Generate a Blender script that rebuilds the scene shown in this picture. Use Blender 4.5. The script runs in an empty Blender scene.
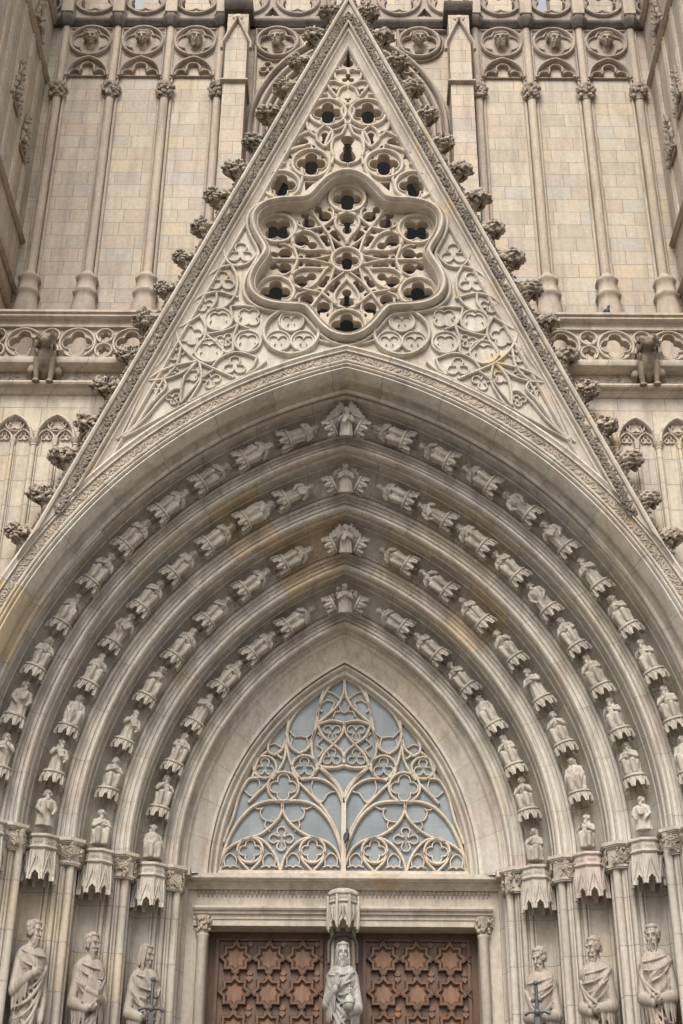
import bpy, bmesh, math, random
from math import sin, cos, pi, sqrt, atan2, radians, hypot, acos, asin, floor
from mathutils import Vector, Matrix, noise as mnoise
from mathutils.geometry import tessellate_polygon

rnd = random.Random(7)
scene = bpy.context.scene
COL = scene.collection

# ------------------------------------------------------------------ survey of the place
# Units: metres, origin at the eye of a visitor on the square; the pavement is 1.6 m below.
F_PX, TILT, ROLL, AX, AY = 1422.2, radians(30), 0.0075, 345.5, 512.0
GROUND = -1.6
CA, ZS = 1.86, 5.69                        # all portal arches: centres at x = +-CA, springing height ZS
ER = [6.63, 6.07, 5.43, 4.79, 4.19]        # radii of the stepped edges
EY = [17.36, 18.00, 18.64, 19.27, 19.89]   # their depths
YG = 16.9                                  # front of the gable
def ray(px, py):
    dx, dy = px - AX, py - AY
    u, v = dx + ROLL * dy, -(dy - ROLL * dx)
    Y = F_PX * cos(TILT) - v * sin(TILT)
    Z = F_PX * sin(TILT) + v * cos(TILT)
    return u / Y, Z / Y
def P2(px, py, Y):
    a, b = ray(px, py)
    return (a * Y, b * Y)
def ZY(py, Y):
    return ray(AX - ROLL * (py - AY), py)[1] * Y
def m_per_px(Y, Z):
    return (Y * cos(TILT) + Z * sin(TILT)) / F_PX

# ------------------------------------------------------------------ mesh helpers
def inside(p, poly):
    r = False; j = len(poly) - 1
    for i in range(len(poly)):
        (xi, zi), (xj, zj) = poly[i], poly[j]
        if (zi > p[1]) != (zj > p[1]) and p[0] < (xj - xi)*(p[1] - zi)/(zj - zi) + xi: r = not r
        j = i
    return r
def apart(outline, holes, gap=.006):
    """piercings that keep clear of the outline and of one another; the smaller of two that touch is left solid"""
    ok = []; dropped = 0
    def box(h): return min(p[0] for p in h), max(p[0] for p in h), min(p[1] for p in h), max(p[1] for p in h)
    def size(h): b = box(h); return (b[1]-b[0])*(b[3]-b[2])
    for h in sorted(holes, key=size, reverse=True):
        b = box(h); bad = any(not inside(p, outline) for p in h)
        if not bad:
            for q, c in ok:
                if b[0] > c[1] + gap or b[1] < c[0] - gap or b[2] > c[3] + gap or b[3] < c[2] - gap: continue
                if any(inside(p, q) for p in h) or any(inside(p, h) for p in q) or min((p[0]-r[0])**2 + (p[1]-r[1])**2 for p in h for r in q) < gap*gap:
                    bad = True; break
        if bad: dropped += 1
        else: ok.append((h, b))
    return [h for h, _ in ok]
class MB:
    def __init__(s):
        s.v = []; s.f = []; s.uv = {}
    def add(s, vs, fs):
        n = len(s.v)
        s.v.extend([tuple(p) for p in vs])
        s.f.extend([tuple(i + n for i in f) for f in fs])
    def box(s, x0, x1, y0, y1, z0, z1):
        s.add([(x0,y0,z0),(x1,y0,z0),(x1,y1,z0),(x0,y1,z0),(x0,y0,z1),(x1,y0,z1),(x1,y1,z1),(x0,y1,z1)],
              [(0,3,2,1),(4,5,6,7),(0,1,5,4),(1,2,6,5),(2,3,7,6),(3,0,4,7)])
    def bbox(s, x0, x1, y0, y1, z0, z1, b=.012):
        # box with its front edges chamfered
        s.add([(x0,y0+b,z0),(x1,y0+b,z0),(x1,y1,z0),(x0,y1,z0),(x0,y0+b,z1),(x1,y0+b,z1),(x1,y1,z1),(x0,y1,z1),
               (x0+b,y0,z0+b),(x1-b,y0,z0+b),(x1-b,y0,z1-b),(x0+b,y0,z1-b)],
              [(0,3,2,1),(4,5,6,7),(1,2,6,5),(2,3,7,6),(3,0,4,7),(8,9,10,11),(0,1,9,8),(1,5,10,9),(5,4,11,10),(4,0,8,11)])
    def loft(s, rings, caps=True, closed=True):
        n = len(rings[0]); vs = [p for r in rings for p in r]; fs = []
        for i in range(len(rings) - 1):
            for j in range(n if closed else n - 1):
                a, b = i*n + j, i*n + (j+1) % n
                fs.append((a, b, b + n, a + n))
        if caps:
            fs.append(tuple(range(n))[::-1]); fs.append(tuple((len(rings)-1)*n + j for j in range(n)))
        s.add(vs, fs)
    def lathe(s, c, prof, n=16, caps=True, rot=0.0):
        # prof: (radius, z)
        s.loft([[(c[0] + r*cos(2*pi*j/n + rot), c[1] + r*sin(2*pi*j/n + rot), c[2] + z) for j in range(n)] for r, z in prof], caps)
    def ell(s, c, r, M=None, nu=14, nv=9):
        vs = []; fs = []
        pts = [(0,0,1)]
        for i in range(1, nv):
            a = pi*i/nv
            for j in range(nu):
                b = 2*pi*j/nu
                pts.append((sin(a)*cos(b), sin(a)*sin(b), cos(a)))
        pts.append((0,0,-1))
        for p in pts:
            q = Vector((p[0]*r[0], p[1]*r[1], p[2]*r[2]))
            if M is not None: q = M @ q
            vs.append((q.x + c[0], q.y + c[1], q.z + c[2]))
        for j in range(nu):
            fs.append((0, 1 + j, 1 + (j+1) % nu))
            for i in range(nv - 2):
                a, b = 1 + i*nu + j, 1 + i*nu + (j+1) % nu
                fs.append((a, a + nu, b + nu, b))
            k = 1 + (nv-2)*nu
            fs.append((k + j, len(pts)-1, k + (j+1) % nu))
        s.add(vs, fs)
    def tube(s, pts, rad, n=8, caps=True):
        pts = [Vector(p) for p in pts]
        rings = []
        m = len(pts)
        up = None
        for i, p in enumerate(pts):
            t = (pts[min(i+1, m-1)] - pts[max(i-1, 0)])
            if t.length < 1e-9: t = Vector((0,0,1))
            t.normalize()
            if up is None:
                up = t.orthogonal().normalized()
            up = (up - t * up.dot(t))
            if up.length < 1e-6: up = t.orthogonal()
            up.normalize()
            w = t.cross(up)
            r = rad[i] if isinstance(rad, (list, tuple)) else rad
            rings.append([tuple(p + (up*cos(2*pi*j/n) + w*sin(2*pi*j/n))*r) for j in range(n)])
        s.loft(rings, caps)
    def prism(s, poly, y0, y1):
        # poly in (x, z), extruded from y0 (front) to y1
        n = len(poly)
        s.add([(x, y0, z) for x, z in poly] + [(x, y1, z) for x, z in poly],
              [(i, (i+1) % n, n + (i+1) % n, n + i) for i in range(n)])
        tri = tessellate_polygon([[Vector((x, z, 0)) for x, z in poly]])
        k = len(s.v) - 2*n
        for t in tri:
            s.f.append(tuple(k + i for i in t)); s.f.append(tuple(k + n + i for i in t[::-1]))
    def plan(s, poly, z0, z1):
        n = len(poly)
        s.add([(x, y, z0) for x, y in poly] + [(x, y, z1) for x, y in poly],
              [(i, (i+1) % n, n + (i+1) % n, n + i) for i in range(n)])
        tri = tessellate_polygon([[Vector((x, y, 0)) for x, y in poly]])
        k = len(s.v) - 2*n
        for t in tri:
            s.f.append(tuple(k + i for i in t)); s.f.append(tuple(k + n + i for i in t[::-1]))
    def plate(s, outline, holes, y0, y1, back=True):
        holes = apart(outline, holes)
        loops = [outline] + list(holes)
        allp = [p for l in loops for p in l]
        k = len(s.v); n = len(allp)
        s.v.extend([(x, y0, z) for x, z in allp]); s.v.extend([(x, y1, z) for x, z in allp])
        for t in tessellate_polygon([[Vector((x, z, 0)) for x, z in l] for l in loops]):
            s.f.append(tuple(k + i for i in t))
            if back: s.f.append(tuple(k + n + i for i in t[::-1]))
        b = k
        for l in loops:
            m = len(l)
            for i in range(m):
                s.f.append((b + i, b + (i+1) % m, n + b + (i+1) % m, n + b + i))
            b += m
    def bar(s, pts, w, y0, d, closed=False, prof=None):
        # moulded tracery bar along pts (x, z); w half width, front at y0, depth d
        if prof is None:
            prof = [(-1, d), (-1, min(.55*d, 1.1*w)), (-.62, .35*w), (-.3, 0), (.3, 0), (.62, .35*w), (1, min(.55*d, 1.1*w)), (1, d)]
        q = []
        for p in pts:
            if not q or hypot(p[0]-q[-1][0], p[1]-q[-1][1]) > 1e-5: q.append(p)
        if closed and hypot(q[0][0]-q[-1][0], q[0][1]-q[-1][1]) < 1e-5: q.pop()
        m = len(q); rings = []
        for i in range(m):
            a = q[(i-1) % m] if (closed or i > 0) else q[i]
            b = q[(i+1) % m] if (closed or i < m-1) else q[i]
            t1 = Vector((q[i][0]-a[0], q[i][1]-a[1])); t2 = Vector((b[0]-q[i][0], b[1]-q[i][1]))
            if t1.length < 1e-9: t1 = t2
            if t2.length < 1e-9: t2 = t1
            t1 = t1.normalized(); t2 = t2.normalized()
            t = t1 + t2
            if t.length < 1e-6: t = t1
            t.normalize()
            nn = Vector((-t.y, t.x)); k = 1.0 / max(.45, t.dot(t1))
            rings.append([(q[i][0] + nn.x*o*w*k, y0 + y, q[i][1] + nn.y*o*w*k) for o, y in prof])
        n = len(prof); vs = [p for r in rings for p in r]; fs = []
        for i in range(m if closed else m - 1):
            for j in range(n - 1):
                a = i*n + j; b = ((i+1) % m)*n + j
                fs.append((a, a+1, b+1, b))
        if not closed:
            fs.append(tuple(range(n))); fs.append(tuple((m-1)*n + j for j in range(n))[::-1])
        s.add(vs, fs)
    def merge(s, other, M=None):
        if M is None: s.add(other.v, other.f)
        else: s.add([tuple(M @ Vector(p)) for p in other.v], other.f)
    def mesh(s, name):
        me = bpy.data.meshes.new(name)
        me.from_pydata(s.v, [], s.f)
        me.validate()
        return me
    def build(s, name, mat, parent=None, smooth=None, fix=True, uvs=None):
        me = s.mesh(name)
        if uvs is not None:
            lay = me.uv_layers.new(name='UVMap')
            vi = [0]*len(me.loops); me.loops.foreach_get('vertex_index', vi)
            flat = [0.0]*(2*len(vi))
            for i, k in enumerate(vi):
                flat[2*i], flat[2*i+1] = uvs[k]
            lay.data.foreach_set('uv', flat)
        if fix:
            bm = bmesh.new(); bm.from_mesh(me)
            bmesh.ops.recalc_face_normals(bm, faces=bm.faces); bm.to_mesh(me); bm.free()
        return link(name, me, mat, parent, smooth)

def link(name, me, mat, parent=None, smooth=None):
    o = bpy.data.objects.new(name, me)
    COL.objects.link(o)
    if mat is not None:
        me.materials.clear(); me.materials.append(mat)
    if smooth:
        me.shade_smooth() if smooth >= 180 else (me.shade_smooth(), me.set_sharp_from_angle(angle=radians(smooth)))
    if parent is not None:
        o.parent = parent
        o.matrix_parent_inverse = parent.matrix_basis.inverted()
    return o

def remesh(mb, voxel, name, smooth_it=2):
    me = mb.mesh(name + '_raw')
    bm = bmesh.new(); bm.from_mesh(me); bmesh.ops.recalc_face_normals(bm, faces=bm.faces); bm.to_mesh(me); bm.free()
    o = bpy.data.objects.new('tmp', me); COL.objects.link(o)
    m = o.modifiers.new('r', 'REMESH'); m.mode = 'VOXEL'; m.voxel_size = voxel
    if smooth_it:
        k = o.modifiers.new('s', 'SMOOTH'); k.iterations = smooth_it; k.factor = .4
    dg = bpy.context.evaluated_depsgraph_get(); dg.update()
    out = bpy.data.meshes.new_from_object(o.evaluated_get(dg))
    bpy.data.objects.remove(o); bpy.data.meshes.remove(me)
    out.name = name
    return out

def thing(name, label, cat, loc=(0,0,0), group=None):
    o = bpy.data.objects.new(name, None); COL.objects.link(o)
    o.empty_display_size = .1
    o.location = loc; o['label'] = label; o['category'] = cat
    if group: o['group'] = group
    bpy.context.view_layer.update() if False else None
    return o
def tag(o, label, cat, group=None):
    o['label'] = label; o['category'] = cat
    if group: o['group'] = group
    return o

# ------------------------------------------------------------------ 2-D curve helpers (x, z)
def spline(pts, k=6, closed=False):
    n = len(pts); out = []
    if n == 2:
        return [tuple(p) for p in pts]
    rng = n if closed else n - 1
    for i in range(rng):
        p1 = pts[i]; p2 = pts[(i+1) % n]
        p0 = pts[(i-1) % n] if (closed or i > 0) else (2*p1[0]-p2[0], 2*p1[1]-p2[1])
        p3 = pts[(i+2) % n] if (closed or i+2 < n) else (2*p2[0]-p1[0], 2*p2[1]-p1[1])
        for j in range(k):
            t = j / k
            out.append(tuple(.5*(2*p1[a] + (p2[a]-p0[a])*t + (2*p0[a]-5*p1[a]+4*p2[a]-p3[a])*t*t + (3*p1[a]-p0[a]-3*p2[a]+p3[a])*t**3) for a in (0, 1)))
    if not closed: out.append(tuple(pts[-1]))
    return out
def circ(c, r, n=32, a0=0.0, a1=2*pi, end=False):
    m = n + 1 if end else n
    return [(c[0] + r*cos(a0 + (a1-a0)*i/n), c[1] + r*sin(a0 + (a1-a0)*i/n)) for i in range(m)]
def union(circles, c=None, n=64):
    # outline of a union of circles, seen from c
    if c is None:
        c = (sum(q[0] for q in circles)/len(circles), sum(q[1] for q in circles)/len(circles))
    out = []
    for i in range(n):
        a = 2*pi*(i+.5)/n; d = (cos(a), sin(a)); best = .004
        for x, z, r in circles:
            fx, fz = x - c[0], z - c[1]
            b = fx*d[0] + fz*d[1]; q = r*r - (fx*fx + fz*fz - b*b)
            if q > 0: best = max(best, b + sqrt(q))
        out.append((c[0] + d[0]*best, c[1] + d[1]*best))
    return out
def foil(c, r, n=4, rot=0.0, m=64, k=.52, q=.46):
    return union([(c[0] + r*k*cos(rot + 2*pi*i/n), c[1] + r*k*sin(rot + 2*pi*i/n), r*q) for i in range(n)] + [(c[0], c[1], r*.28)], c, m)
def mir(pts):
    return [(-x, z) for x, z in pts]
def pointed(half, z0, k=1.0, n=14):
    # pointed arch outline from (-half, z0) over the apex to (half, z0); k = centre offset / half
    c = k*half - half*0; R = half + c; a1 = acos(c/R)
    l = [(c - R*cos(a1*i/n), z0 + R*sin(a1*i/n)) for i in range(n+1)]
    return l + [(-x, z) for x, z in l[-2::-1]]

def arch_pts(R, n, zb=None, side=0):
    a1 = acos(CA/R)
    left = [(CA - R*cos(a1*i/n), ZS + R*sin(a1*i/n)) for i in range(n+1)]
    return left
def arch_sweep(mb, uvs, prof, n=64, c0=0.0, vofs=0.0):
    # prof: (R, y); sweeps along both halves of the pointed arch with an exact mitre at the apex
    for sgn in (1, -1):
        base = len(mb.v); m = len(prof)
        for i in range(n+1):
            for j, (R, y) in enumerate(prof):
                a = c0 + (acos(CA/R) - c0)*i/n if c0 else acos(CA/R)*i/n
                mb.v.append((sgn*(CA - R*cos(a)), y, ZS + R*sin(a)))
                uvs.append((sgn*6.2*a + 50, vofs + .01*j))
        for i in range(n):
            for j in range(m-1):
                q = base + i*m + j
                mb.f.append((q, q+1, q+m+1, q+m) if sgn > 0 else (q, q+m, q+m+1, q+1))

# ------------------------------------------------------------------ materials
MATS = {}
class NT:
    def __init__(s, name):
        s.m = bpy.data.materials.new(name); s.m.use_nodes = True
        s.t = s.m.node_tree; s.b = s.t.nodes['Principled BSDF']
        MATS[name] = s.m
    def n(s, typ, **kw):
        nd = s.t.nodes.new(typ)
        for k, v in kw.items():
            if k.startswith('i_'): nd.inputs[k[2:].replace('_', ' ')].default_value = v
            else: setattr(nd, k, v)
        return nd
    def l(s, a, b): s.t.links.new(a, b)
    def math(s, op, a, b=None, c=None):
        nd = s.n('ShaderNodeMath', operation=op)
        for i, x in enumerate((a, b, c)):
            if x is None: continue
            if isinstance(x, (int, float)): nd.inputs[i].default_value = x
            else: s.l(x, nd.inputs[i])
        return nd.outputs[0]
    def mix(s, fac, a, b, typ='MIX'):
        nd = s.n('ShaderNodeMix', data_type='RGBA', blend_type=typ)
        for i, x in ((0, fac), (6, a), (7, b)):
            if isinstance(x, (int, float)): nd.inputs[i].default_value = x
            elif isinstance(x, tuple): nd.inputs[i].default_value = (*x, 1)
            else: s.l(x, nd.inputs[i])
        return nd.outputs[2]
    def ramp(s, fac, stops, interp='LINEAR'):
        nd = s.n('ShaderNodeValToRGB'); e = nd.color_ramp; e.interpolation = interp
        while len(e.elements) < len(stops): e.elements.new(.5)
        for k, (p, c) in zip(e.elements, stops):
            k.position = p; k.color = (*c, 1)
        s.l(fac, nd.inputs[0]); return nd.outputs[0]
    def pos(s):
        return s.n('ShaderNodeNewGeometry').outputs['Position']
    def noise(s, vec, scale, detail=4, rough=.6, scl=None):
        if scl:
            mp = s.n('ShaderNodeMapping'); mp.inputs['Scale'].default_value = scl; s.l(vec, mp.inputs[0]); vec = mp.outputs[0]
        nd = s.n('ShaderNodeTexNoise'); nd.inputs['Scale'].default_value = scale
        nd.inputs['Detail'].default_value = detail; nd.inputs['Roughness'].default_value = rough
        s.l(vec, nd.inputs['Vector']); return nd.outputs['Fac']
    def bump(s, h, strength=.3, dist=.02, prev=None):
        nd = s.n('ShaderNodeBump'); nd.inputs['Strength'].default_value = strength; nd.inputs['Distance'].default_value = dist
        s.l(h, nd.inputs['Height'])
        if prev is not None: s.l(prev, nd.inputs['Normal'])
        return nd.outputs[0]

def stone(name, cols, patch=None, grime=.35, grime_col=(.12,.10,.085), rough=.85, block=None, uvblock=None, spread=1.0, bumpy=.35, joint=(.16,.14,.12)):
    """Weathered sandstone: tone per block where it is laid in blocks, blotches, streaks of grime and grain."""
    cols = [(a, b*.98, c*.955) for a, b, c in cols]; patch = patch and (patch[0], patch[1]*.98, patch[2]*.92); grime = min(.78, grime + .15)
    s = NT(name); p = s.pos()
    big = s.noise(p, .9, 3, .55)
    col = s.ramp(big, [(.3, cols[0]), (.5, cols[1]), (.7, cols[2])])
    jf = None
    if block:
        bw, bh = block
        sep = s.n('ShaderNodeSeparateXYZ'); s.l(p, sep.inputs[0])
        u = s.math('ADD', sep.outputs[0], sep.outputs[1])
        cmb = s.n('ShaderNodeCombineXYZ'); s.l(u, cmb.inputs[0]); s.l(sep.outputs[2], cmb.inputs[1])
        br = s.n('ShaderNodeTexBrick'); br.offset = .5; br.squash = .8; br.squash_frequency = 3
        for k, v in (('Scale', 1.0), ('Mortar Size', .006), ('Mortar Smooth', .2), ('Bias', 0.0), ('Brick Width', bw), ('Row Height', bh)):
            br.inputs[k].default_value = v
        br.inputs['Color1'].default_value = (0,0,0,1); br.inputs['Color2'].default_value = (1,1,1,1); br.inputs['Mortar'].default_value = (.5,.5,.5,1)
        s.l(cmb.outputs[0], br.inputs['Vector'])
        tone = br.outputs['Color']; jf = br.outputs['Fac']
    elif uvblock:
        uv = s.n('ShaderNodeUVMap'); sep = s.n('ShaderNodeSeparateXYZ'); s.l(uv.outputs[0], sep.inputs[0])
        row = s.math('FLOOR', sep.outputs[1])
        # joints at uneven spacing from arch to arch
        u = s.math('ADD', s.math('DIVIDE', sep.outputs[0], uvblock), s.math('MULTIPLY', row, .37))
        cell = s.math('FLOOR', u); fr = s.math('FRACT', u)
        wn = s.n('ShaderNodeTexWhiteNoise', noise_dimensions='2D')
        cmb = s.n('ShaderNodeCombineXYZ'); s.l(cell, cmb.inputs[0]); s.l(row, cmb.inputs[1]); s.l(cmb.outputs[0], wn.inputs['Vector'])
        tone = wn.outputs['Value']
        jf = s.math('LESS_THAN', fr, .011)
    if block or uvblock:
        tcol = s.ramp(tone, [(0.0, cols[0]), (.2, cols[1]), (.42, cols[2]), (.6, cols[1]), (.72, cols[3] if len(cols) > 3 else cols[0]), (.86, cols[4] if len(cols) > 4 else cols[2]), (.95, cols[5] if len(cols) > 5 else cols[1])], 'CONSTANT')
        col = s.mix(min(1, .75*spread), col, tcol)
    if patch:
        pn = s.noise(p, 1.7, 2, .5, (1, 1, .7))
        pf = s.ramp(pn, [(.60, (0,0,0)), (.72, (1,1,1))])
        col = s.mix(s.math('MULTIPLY', pf, .55), col, patch)
    fine = s.noise(p, 14, 5, .65)
    col = s.mix(.5, col, s.ramp(fine, [(.3, (.55,.55,.55)), (.7, (1,1,1))]), 'MULTIPLY')
    st = s.noise(p, 3.2, 5, .62, (1.6, 1.6, .28))
    gf = s.ramp(st, [(.47, (0,0,0)), (.72, (1,1,1))])
    col = s.mix(s.math('MULTIPLY', gf, grime), col, grime_col)
    run = s.noise(p, 2.6, 4, .6, (3.2, 3.2, .12))     # water runs
    col = s.mix(s.math('MULTIPLY', s.ramp(run, [(.52, (0,0,0)), (.70, (1,1,1))]), grime*.55), col, grime_col)
    if jf is not None:
        col = s.mix(s.math('MULTIPLY', jf, .8), col, joint)
    s.l(col, s.b.inputs['Base Color'])
    s.b.inputs['Roughness'].default_value = rough
    s.b.inputs['Specular IOR Level'].default_value = .25
    h = s.math('ADD', s.math('MULTIPLY', fine, .6), s.math('MULTIPLY', s.noise(p, 55, 3, .7), .4))
    nb = s.bump(h, bumpy, .012)
    if jf is not None:
        nb = s.bump(s.math('SUBTRACT', 1.0, jf), .5, .01, nb)
    s.l(nb, s.b.inputs['Normal'])
    return s.m

PALE = [(.40,.355,.295), (.45,.405,.34), (.37,.335,.285)]
M_gable = stone('pale gable sandstone', PALE, patch=(.44,.31,.17), grime=.28)
M_tracery = stone('tracery sandstone', [(.40,.345,.275), (.46,.405,.33), (.38,.33,.27)], patch=(.45,.33,.20), grime=.30)
M_field = stone('gable field sandstone', [(.40,.365,.305), (.455,.42,.355), (.36,.33,.275)], patch=(.46,.33,.16), grime=.38)
M_arch = stone('voussoir sandstone', [(.45,.415,.36), (.49,.455,.395), (.455,.425,.38), (.48,.43,.345), (.465,.405,.355), (.48,.39,.27)],
               patch=(.42,.32,.25), grime=.30, uvblock=.85, spread=1.2)
M_jamb = stone('jamb sandstone', [(.39,.35,.295), (.43,.39,.33), (.38,.35,.31), (.42,.365,.28), (.41,.35,.31), (.44,.365,.25)],
               patch=(.42,.35,.25), grime=.30, block=(2.2, .62), spread=.7)
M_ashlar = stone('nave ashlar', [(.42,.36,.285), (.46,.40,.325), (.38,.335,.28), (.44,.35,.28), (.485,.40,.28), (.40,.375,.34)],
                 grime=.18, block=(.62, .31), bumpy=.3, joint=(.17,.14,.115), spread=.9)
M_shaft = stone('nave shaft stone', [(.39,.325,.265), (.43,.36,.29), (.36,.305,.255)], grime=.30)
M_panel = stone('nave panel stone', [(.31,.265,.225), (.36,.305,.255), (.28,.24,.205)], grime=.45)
M_side = stone('side wall stone', [(.42,.365,.295), (.47,.415,.34), (.40,.355,.295), (.48,.39,.27), (.43,.375,.31), (.44,.36,.26)], grime=.25, block=(.7,.42))
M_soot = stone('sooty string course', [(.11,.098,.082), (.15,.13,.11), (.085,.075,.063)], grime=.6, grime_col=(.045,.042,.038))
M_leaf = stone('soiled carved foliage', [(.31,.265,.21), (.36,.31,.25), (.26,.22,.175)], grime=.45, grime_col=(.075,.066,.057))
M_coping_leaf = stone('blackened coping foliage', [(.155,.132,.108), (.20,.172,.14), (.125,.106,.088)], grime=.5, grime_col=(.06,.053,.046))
M_frieze = stone('carved frieze stone', [(.30,.255,.20), (.35,.30,.24), (.26,.22,.175)], patch=(.36,.27,.165), grime=.5)
M_figure = stone('carved figure stone', [(.385,.35,.30), (.43,.395,.34), (.34,.31,.265)], grime=.42)
M_statue = stone('apostle stone', [(.285,.25,.215), (.33,.29,.245), (.25,.22,.19)], patch=(.31,.235,.20), grime=.45)
M_saviour = stone('grey statue stone', [(.32,.31,.285), (.37,.355,.325), (.28,.27,.25)], grime=.42)
M_beast = stone('weathered beast stone', [(.17,.135,.10), (.24,.195,.145), (.13,.105,.08)], grime=.55, grime_col=(.06,.052,.045))
M_win = stone('window tracery stone', [(.52,.455,.37), (.57,.505,.42), (.49,.425,.345)], patch=(.53,.40,.33), grime=.2)
M_pink = stone('pinkish canopy stone', [(.41,.335,.295), (.45,.375,.33), (.37,.31,.275)], grime=.30)

def simple(name, col, rough, spec=.3, metal=0.0, var=.25, scale=6):
    s = NT(name); p = s.pos()
    c = s.mix(var, col, s.ramp(s.noise(p, scale, 4), [(.3, tuple(x*.5 for x in col)), (.7, tuple(min(1, x*1.4) for x in col))]))
    s.l(c, s.b.inputs['Base Color']); s.b.inputs['Roughness'].default_value = rough
    s.b.inputs['Specular IOR Level'].default_value = spec; s.b.inputs['Metallic'].default_value = metal
    return s.m
def wood(name, a, b):
    s = NT(name); p = s.pos()
    g = s.noise(p, 3.0, 5, .6, (9, 9, 1.1)); k = s.noise(p, 3.4, 4, .6)
    c = s.ramp(g, [(.3, a), (.7, b)])
    c = s.mix(.45, c, s.ramp(k, [(.3, (.5,.45,.42)), (.7, (1.25,1.1,1.0))]), 'MULTIPLY')
    s.l(c, s.b.inputs['Base Color']); s.b.inputs['Roughness'].default_value = .55
    s.l(s.bump(g, .25, .01), s.b.inputs['Normal'])
    return s.m
M_wood = wood('oiled door wood', (.046,.020,.0068), (.104,.045,.016))
M_wood2 = wood('door star panel wood', (.078,.034,.0125), (.165,.075,.029))
M_dark = simple('dark window glazing', (.010,.010,.010), .95, .05)
M_metal = simple('tarnished metal', (.085,.085,.085), .55, .4, .6)
M_pigeon = simple('pigeon plumage', (.045,.05,.06), .7, .3, 0, .5, 40)
def glass():
    s = NT('milky leaded glass'); p = s.pos()
    k = s.noise(p, 2.1, 3, .6)
    c = s.ramp(k, [(.3, (.155,.177,.186)), (.55, (.192,.215,.224)), (.72, (.23,.246,.252))])
    # small leaded quarries
    sep = s.n('ShaderNodeSeparateXYZ'); s.l(p, sep.inputs[0])
    lx = s.math('LESS_THAN', s.math('FRACT', s.math('MULTIPLY', s.math('ADD', sep.outputs[0], 10.0), 5.0)), .035)
    lz = s.math('LESS_THAN', s.math('FRACT', s.math('MULTIPLY', sep.outputs[2], 4.0)), .04)
    cc = s.n('ShaderNodeCombineXYZ'); s.l(s.math('FLOOR', s.math('MULTIPLY', s.math('ADD', sep.outputs[0], 10.0), 5.0)), cc.inputs[0]); s.l(s.math('FLOOR', s.math('MULTIPLY', sep.outputs[2], 4.0)), cc.inputs[1])
    wn = s.n('ShaderNodeTexWhiteNoise', noise_dimensions='2D'); s.l(cc.outputs[0], wn.inputs['Vector'])
    c = s.mix(.22, c, s.ramp(wn.outputs['Value'], [(0, (.6,.62,.62)), (1, (1.3,1.28,1.25))]), 'MULTIPLY')
    c = s.mix(s.math('MULTIPLY', s.math('MAXIMUM', lx, lz), .28), c, (.11,.12,.125))
    s.l(c, s.b.inputs['Base Color']); s.b.inputs['Roughness'].default_value = .45
    s.b.inputs['Specular IOR Level'].default_value = .2
    s.l(s.bump(s.noise(p, 7, 3), .12, .02), s.b.inputs['Normal'])
    return s.m
M_glass = glass()
M_pave = stone('square paving', [(.26,.245,.22), (.29,.275,.245), (.24,.225,.20)], grime=.25, block=(1.2,.6))
# ------------------------------------------------------------------ carved figures
def capsule(mb, a, b, ra, rb, n=12):
    a = Vector(a); b = Vector(b); d = b - a
    if d.length < 1e-6: d = Vector((0,0,1))
    t = d.normalized(); rings = []
    pts = []; rad = []
    for k in range(4):
        q = pi/2*(1 - k/3.0); pts.append(a - t*ra*sin(q)); rad.append(max(ra*cos(q), ra*.02))
    for k in range(4):
        q = pi/2*(k/3.0); pts.append(b + t*rb*sin(q)); rad.append(max(rb*cos(q), rb*.02))
    up = t.orthogonal().normalized(); w = t.cross(up)
    rings = [[tuple(p + (up*cos(2*pi*j/n) + w*sin(2*pi*j/n))*r) for j in range(n)] for p, r in zip(pts, rad)]
    mb.loft(rings)

def hand(mb, wrist, d, palm_n, s=1.0, curl=.6):
    """palm, four bent fingers and a thumb; d = pointing direction, palm_n = direction the palm faces"""
    w = Vector(wrist); d = Vector(d).normalized(); pn = Vector(palm_n); pn = (pn - d*pn.dot(d)).normalized(); sd = d.cross(pn)
    M = Matrix((sd, pn, d)).transposed()
    mb.ell(w + d*.055*s, (.052*s, .026*s, .07*s), M, 12, 8)
    for i, (o, L) in enumerate(((-.036, .062), (-.012, .074), (.013, .07), (.036, .052))):
        k0 = w + d*.105*s + sd*o*s
        k1 = k0 + (d*cos(curl*.6) + pn*sin(curl*.6))*L*.55*s
        k2 = k1 + (d*cos(curl*1.7) + pn*sin(curl*1.7))*L*.5*s
        capsule(mb, k0 - d*.03*s, k1, .0145*s, .0135*s, 8); capsule(mb, k1, k2, .0135*s, .011*s, 8)
    t0 = w + d*.03*s + sd*.04*s; t1 = t0 + (sd*.6 + d*.7 + pn*.35).normalized()*.05*s
    t2 = t1 + (sd*.1 + d*.8 + pn*.6).normalized()*.04*s
    capsule(mb, t0, t1, .018*s, .016*s, 8); capsule(mb, t1, t2, .016*s, .012*s, 8)

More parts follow.
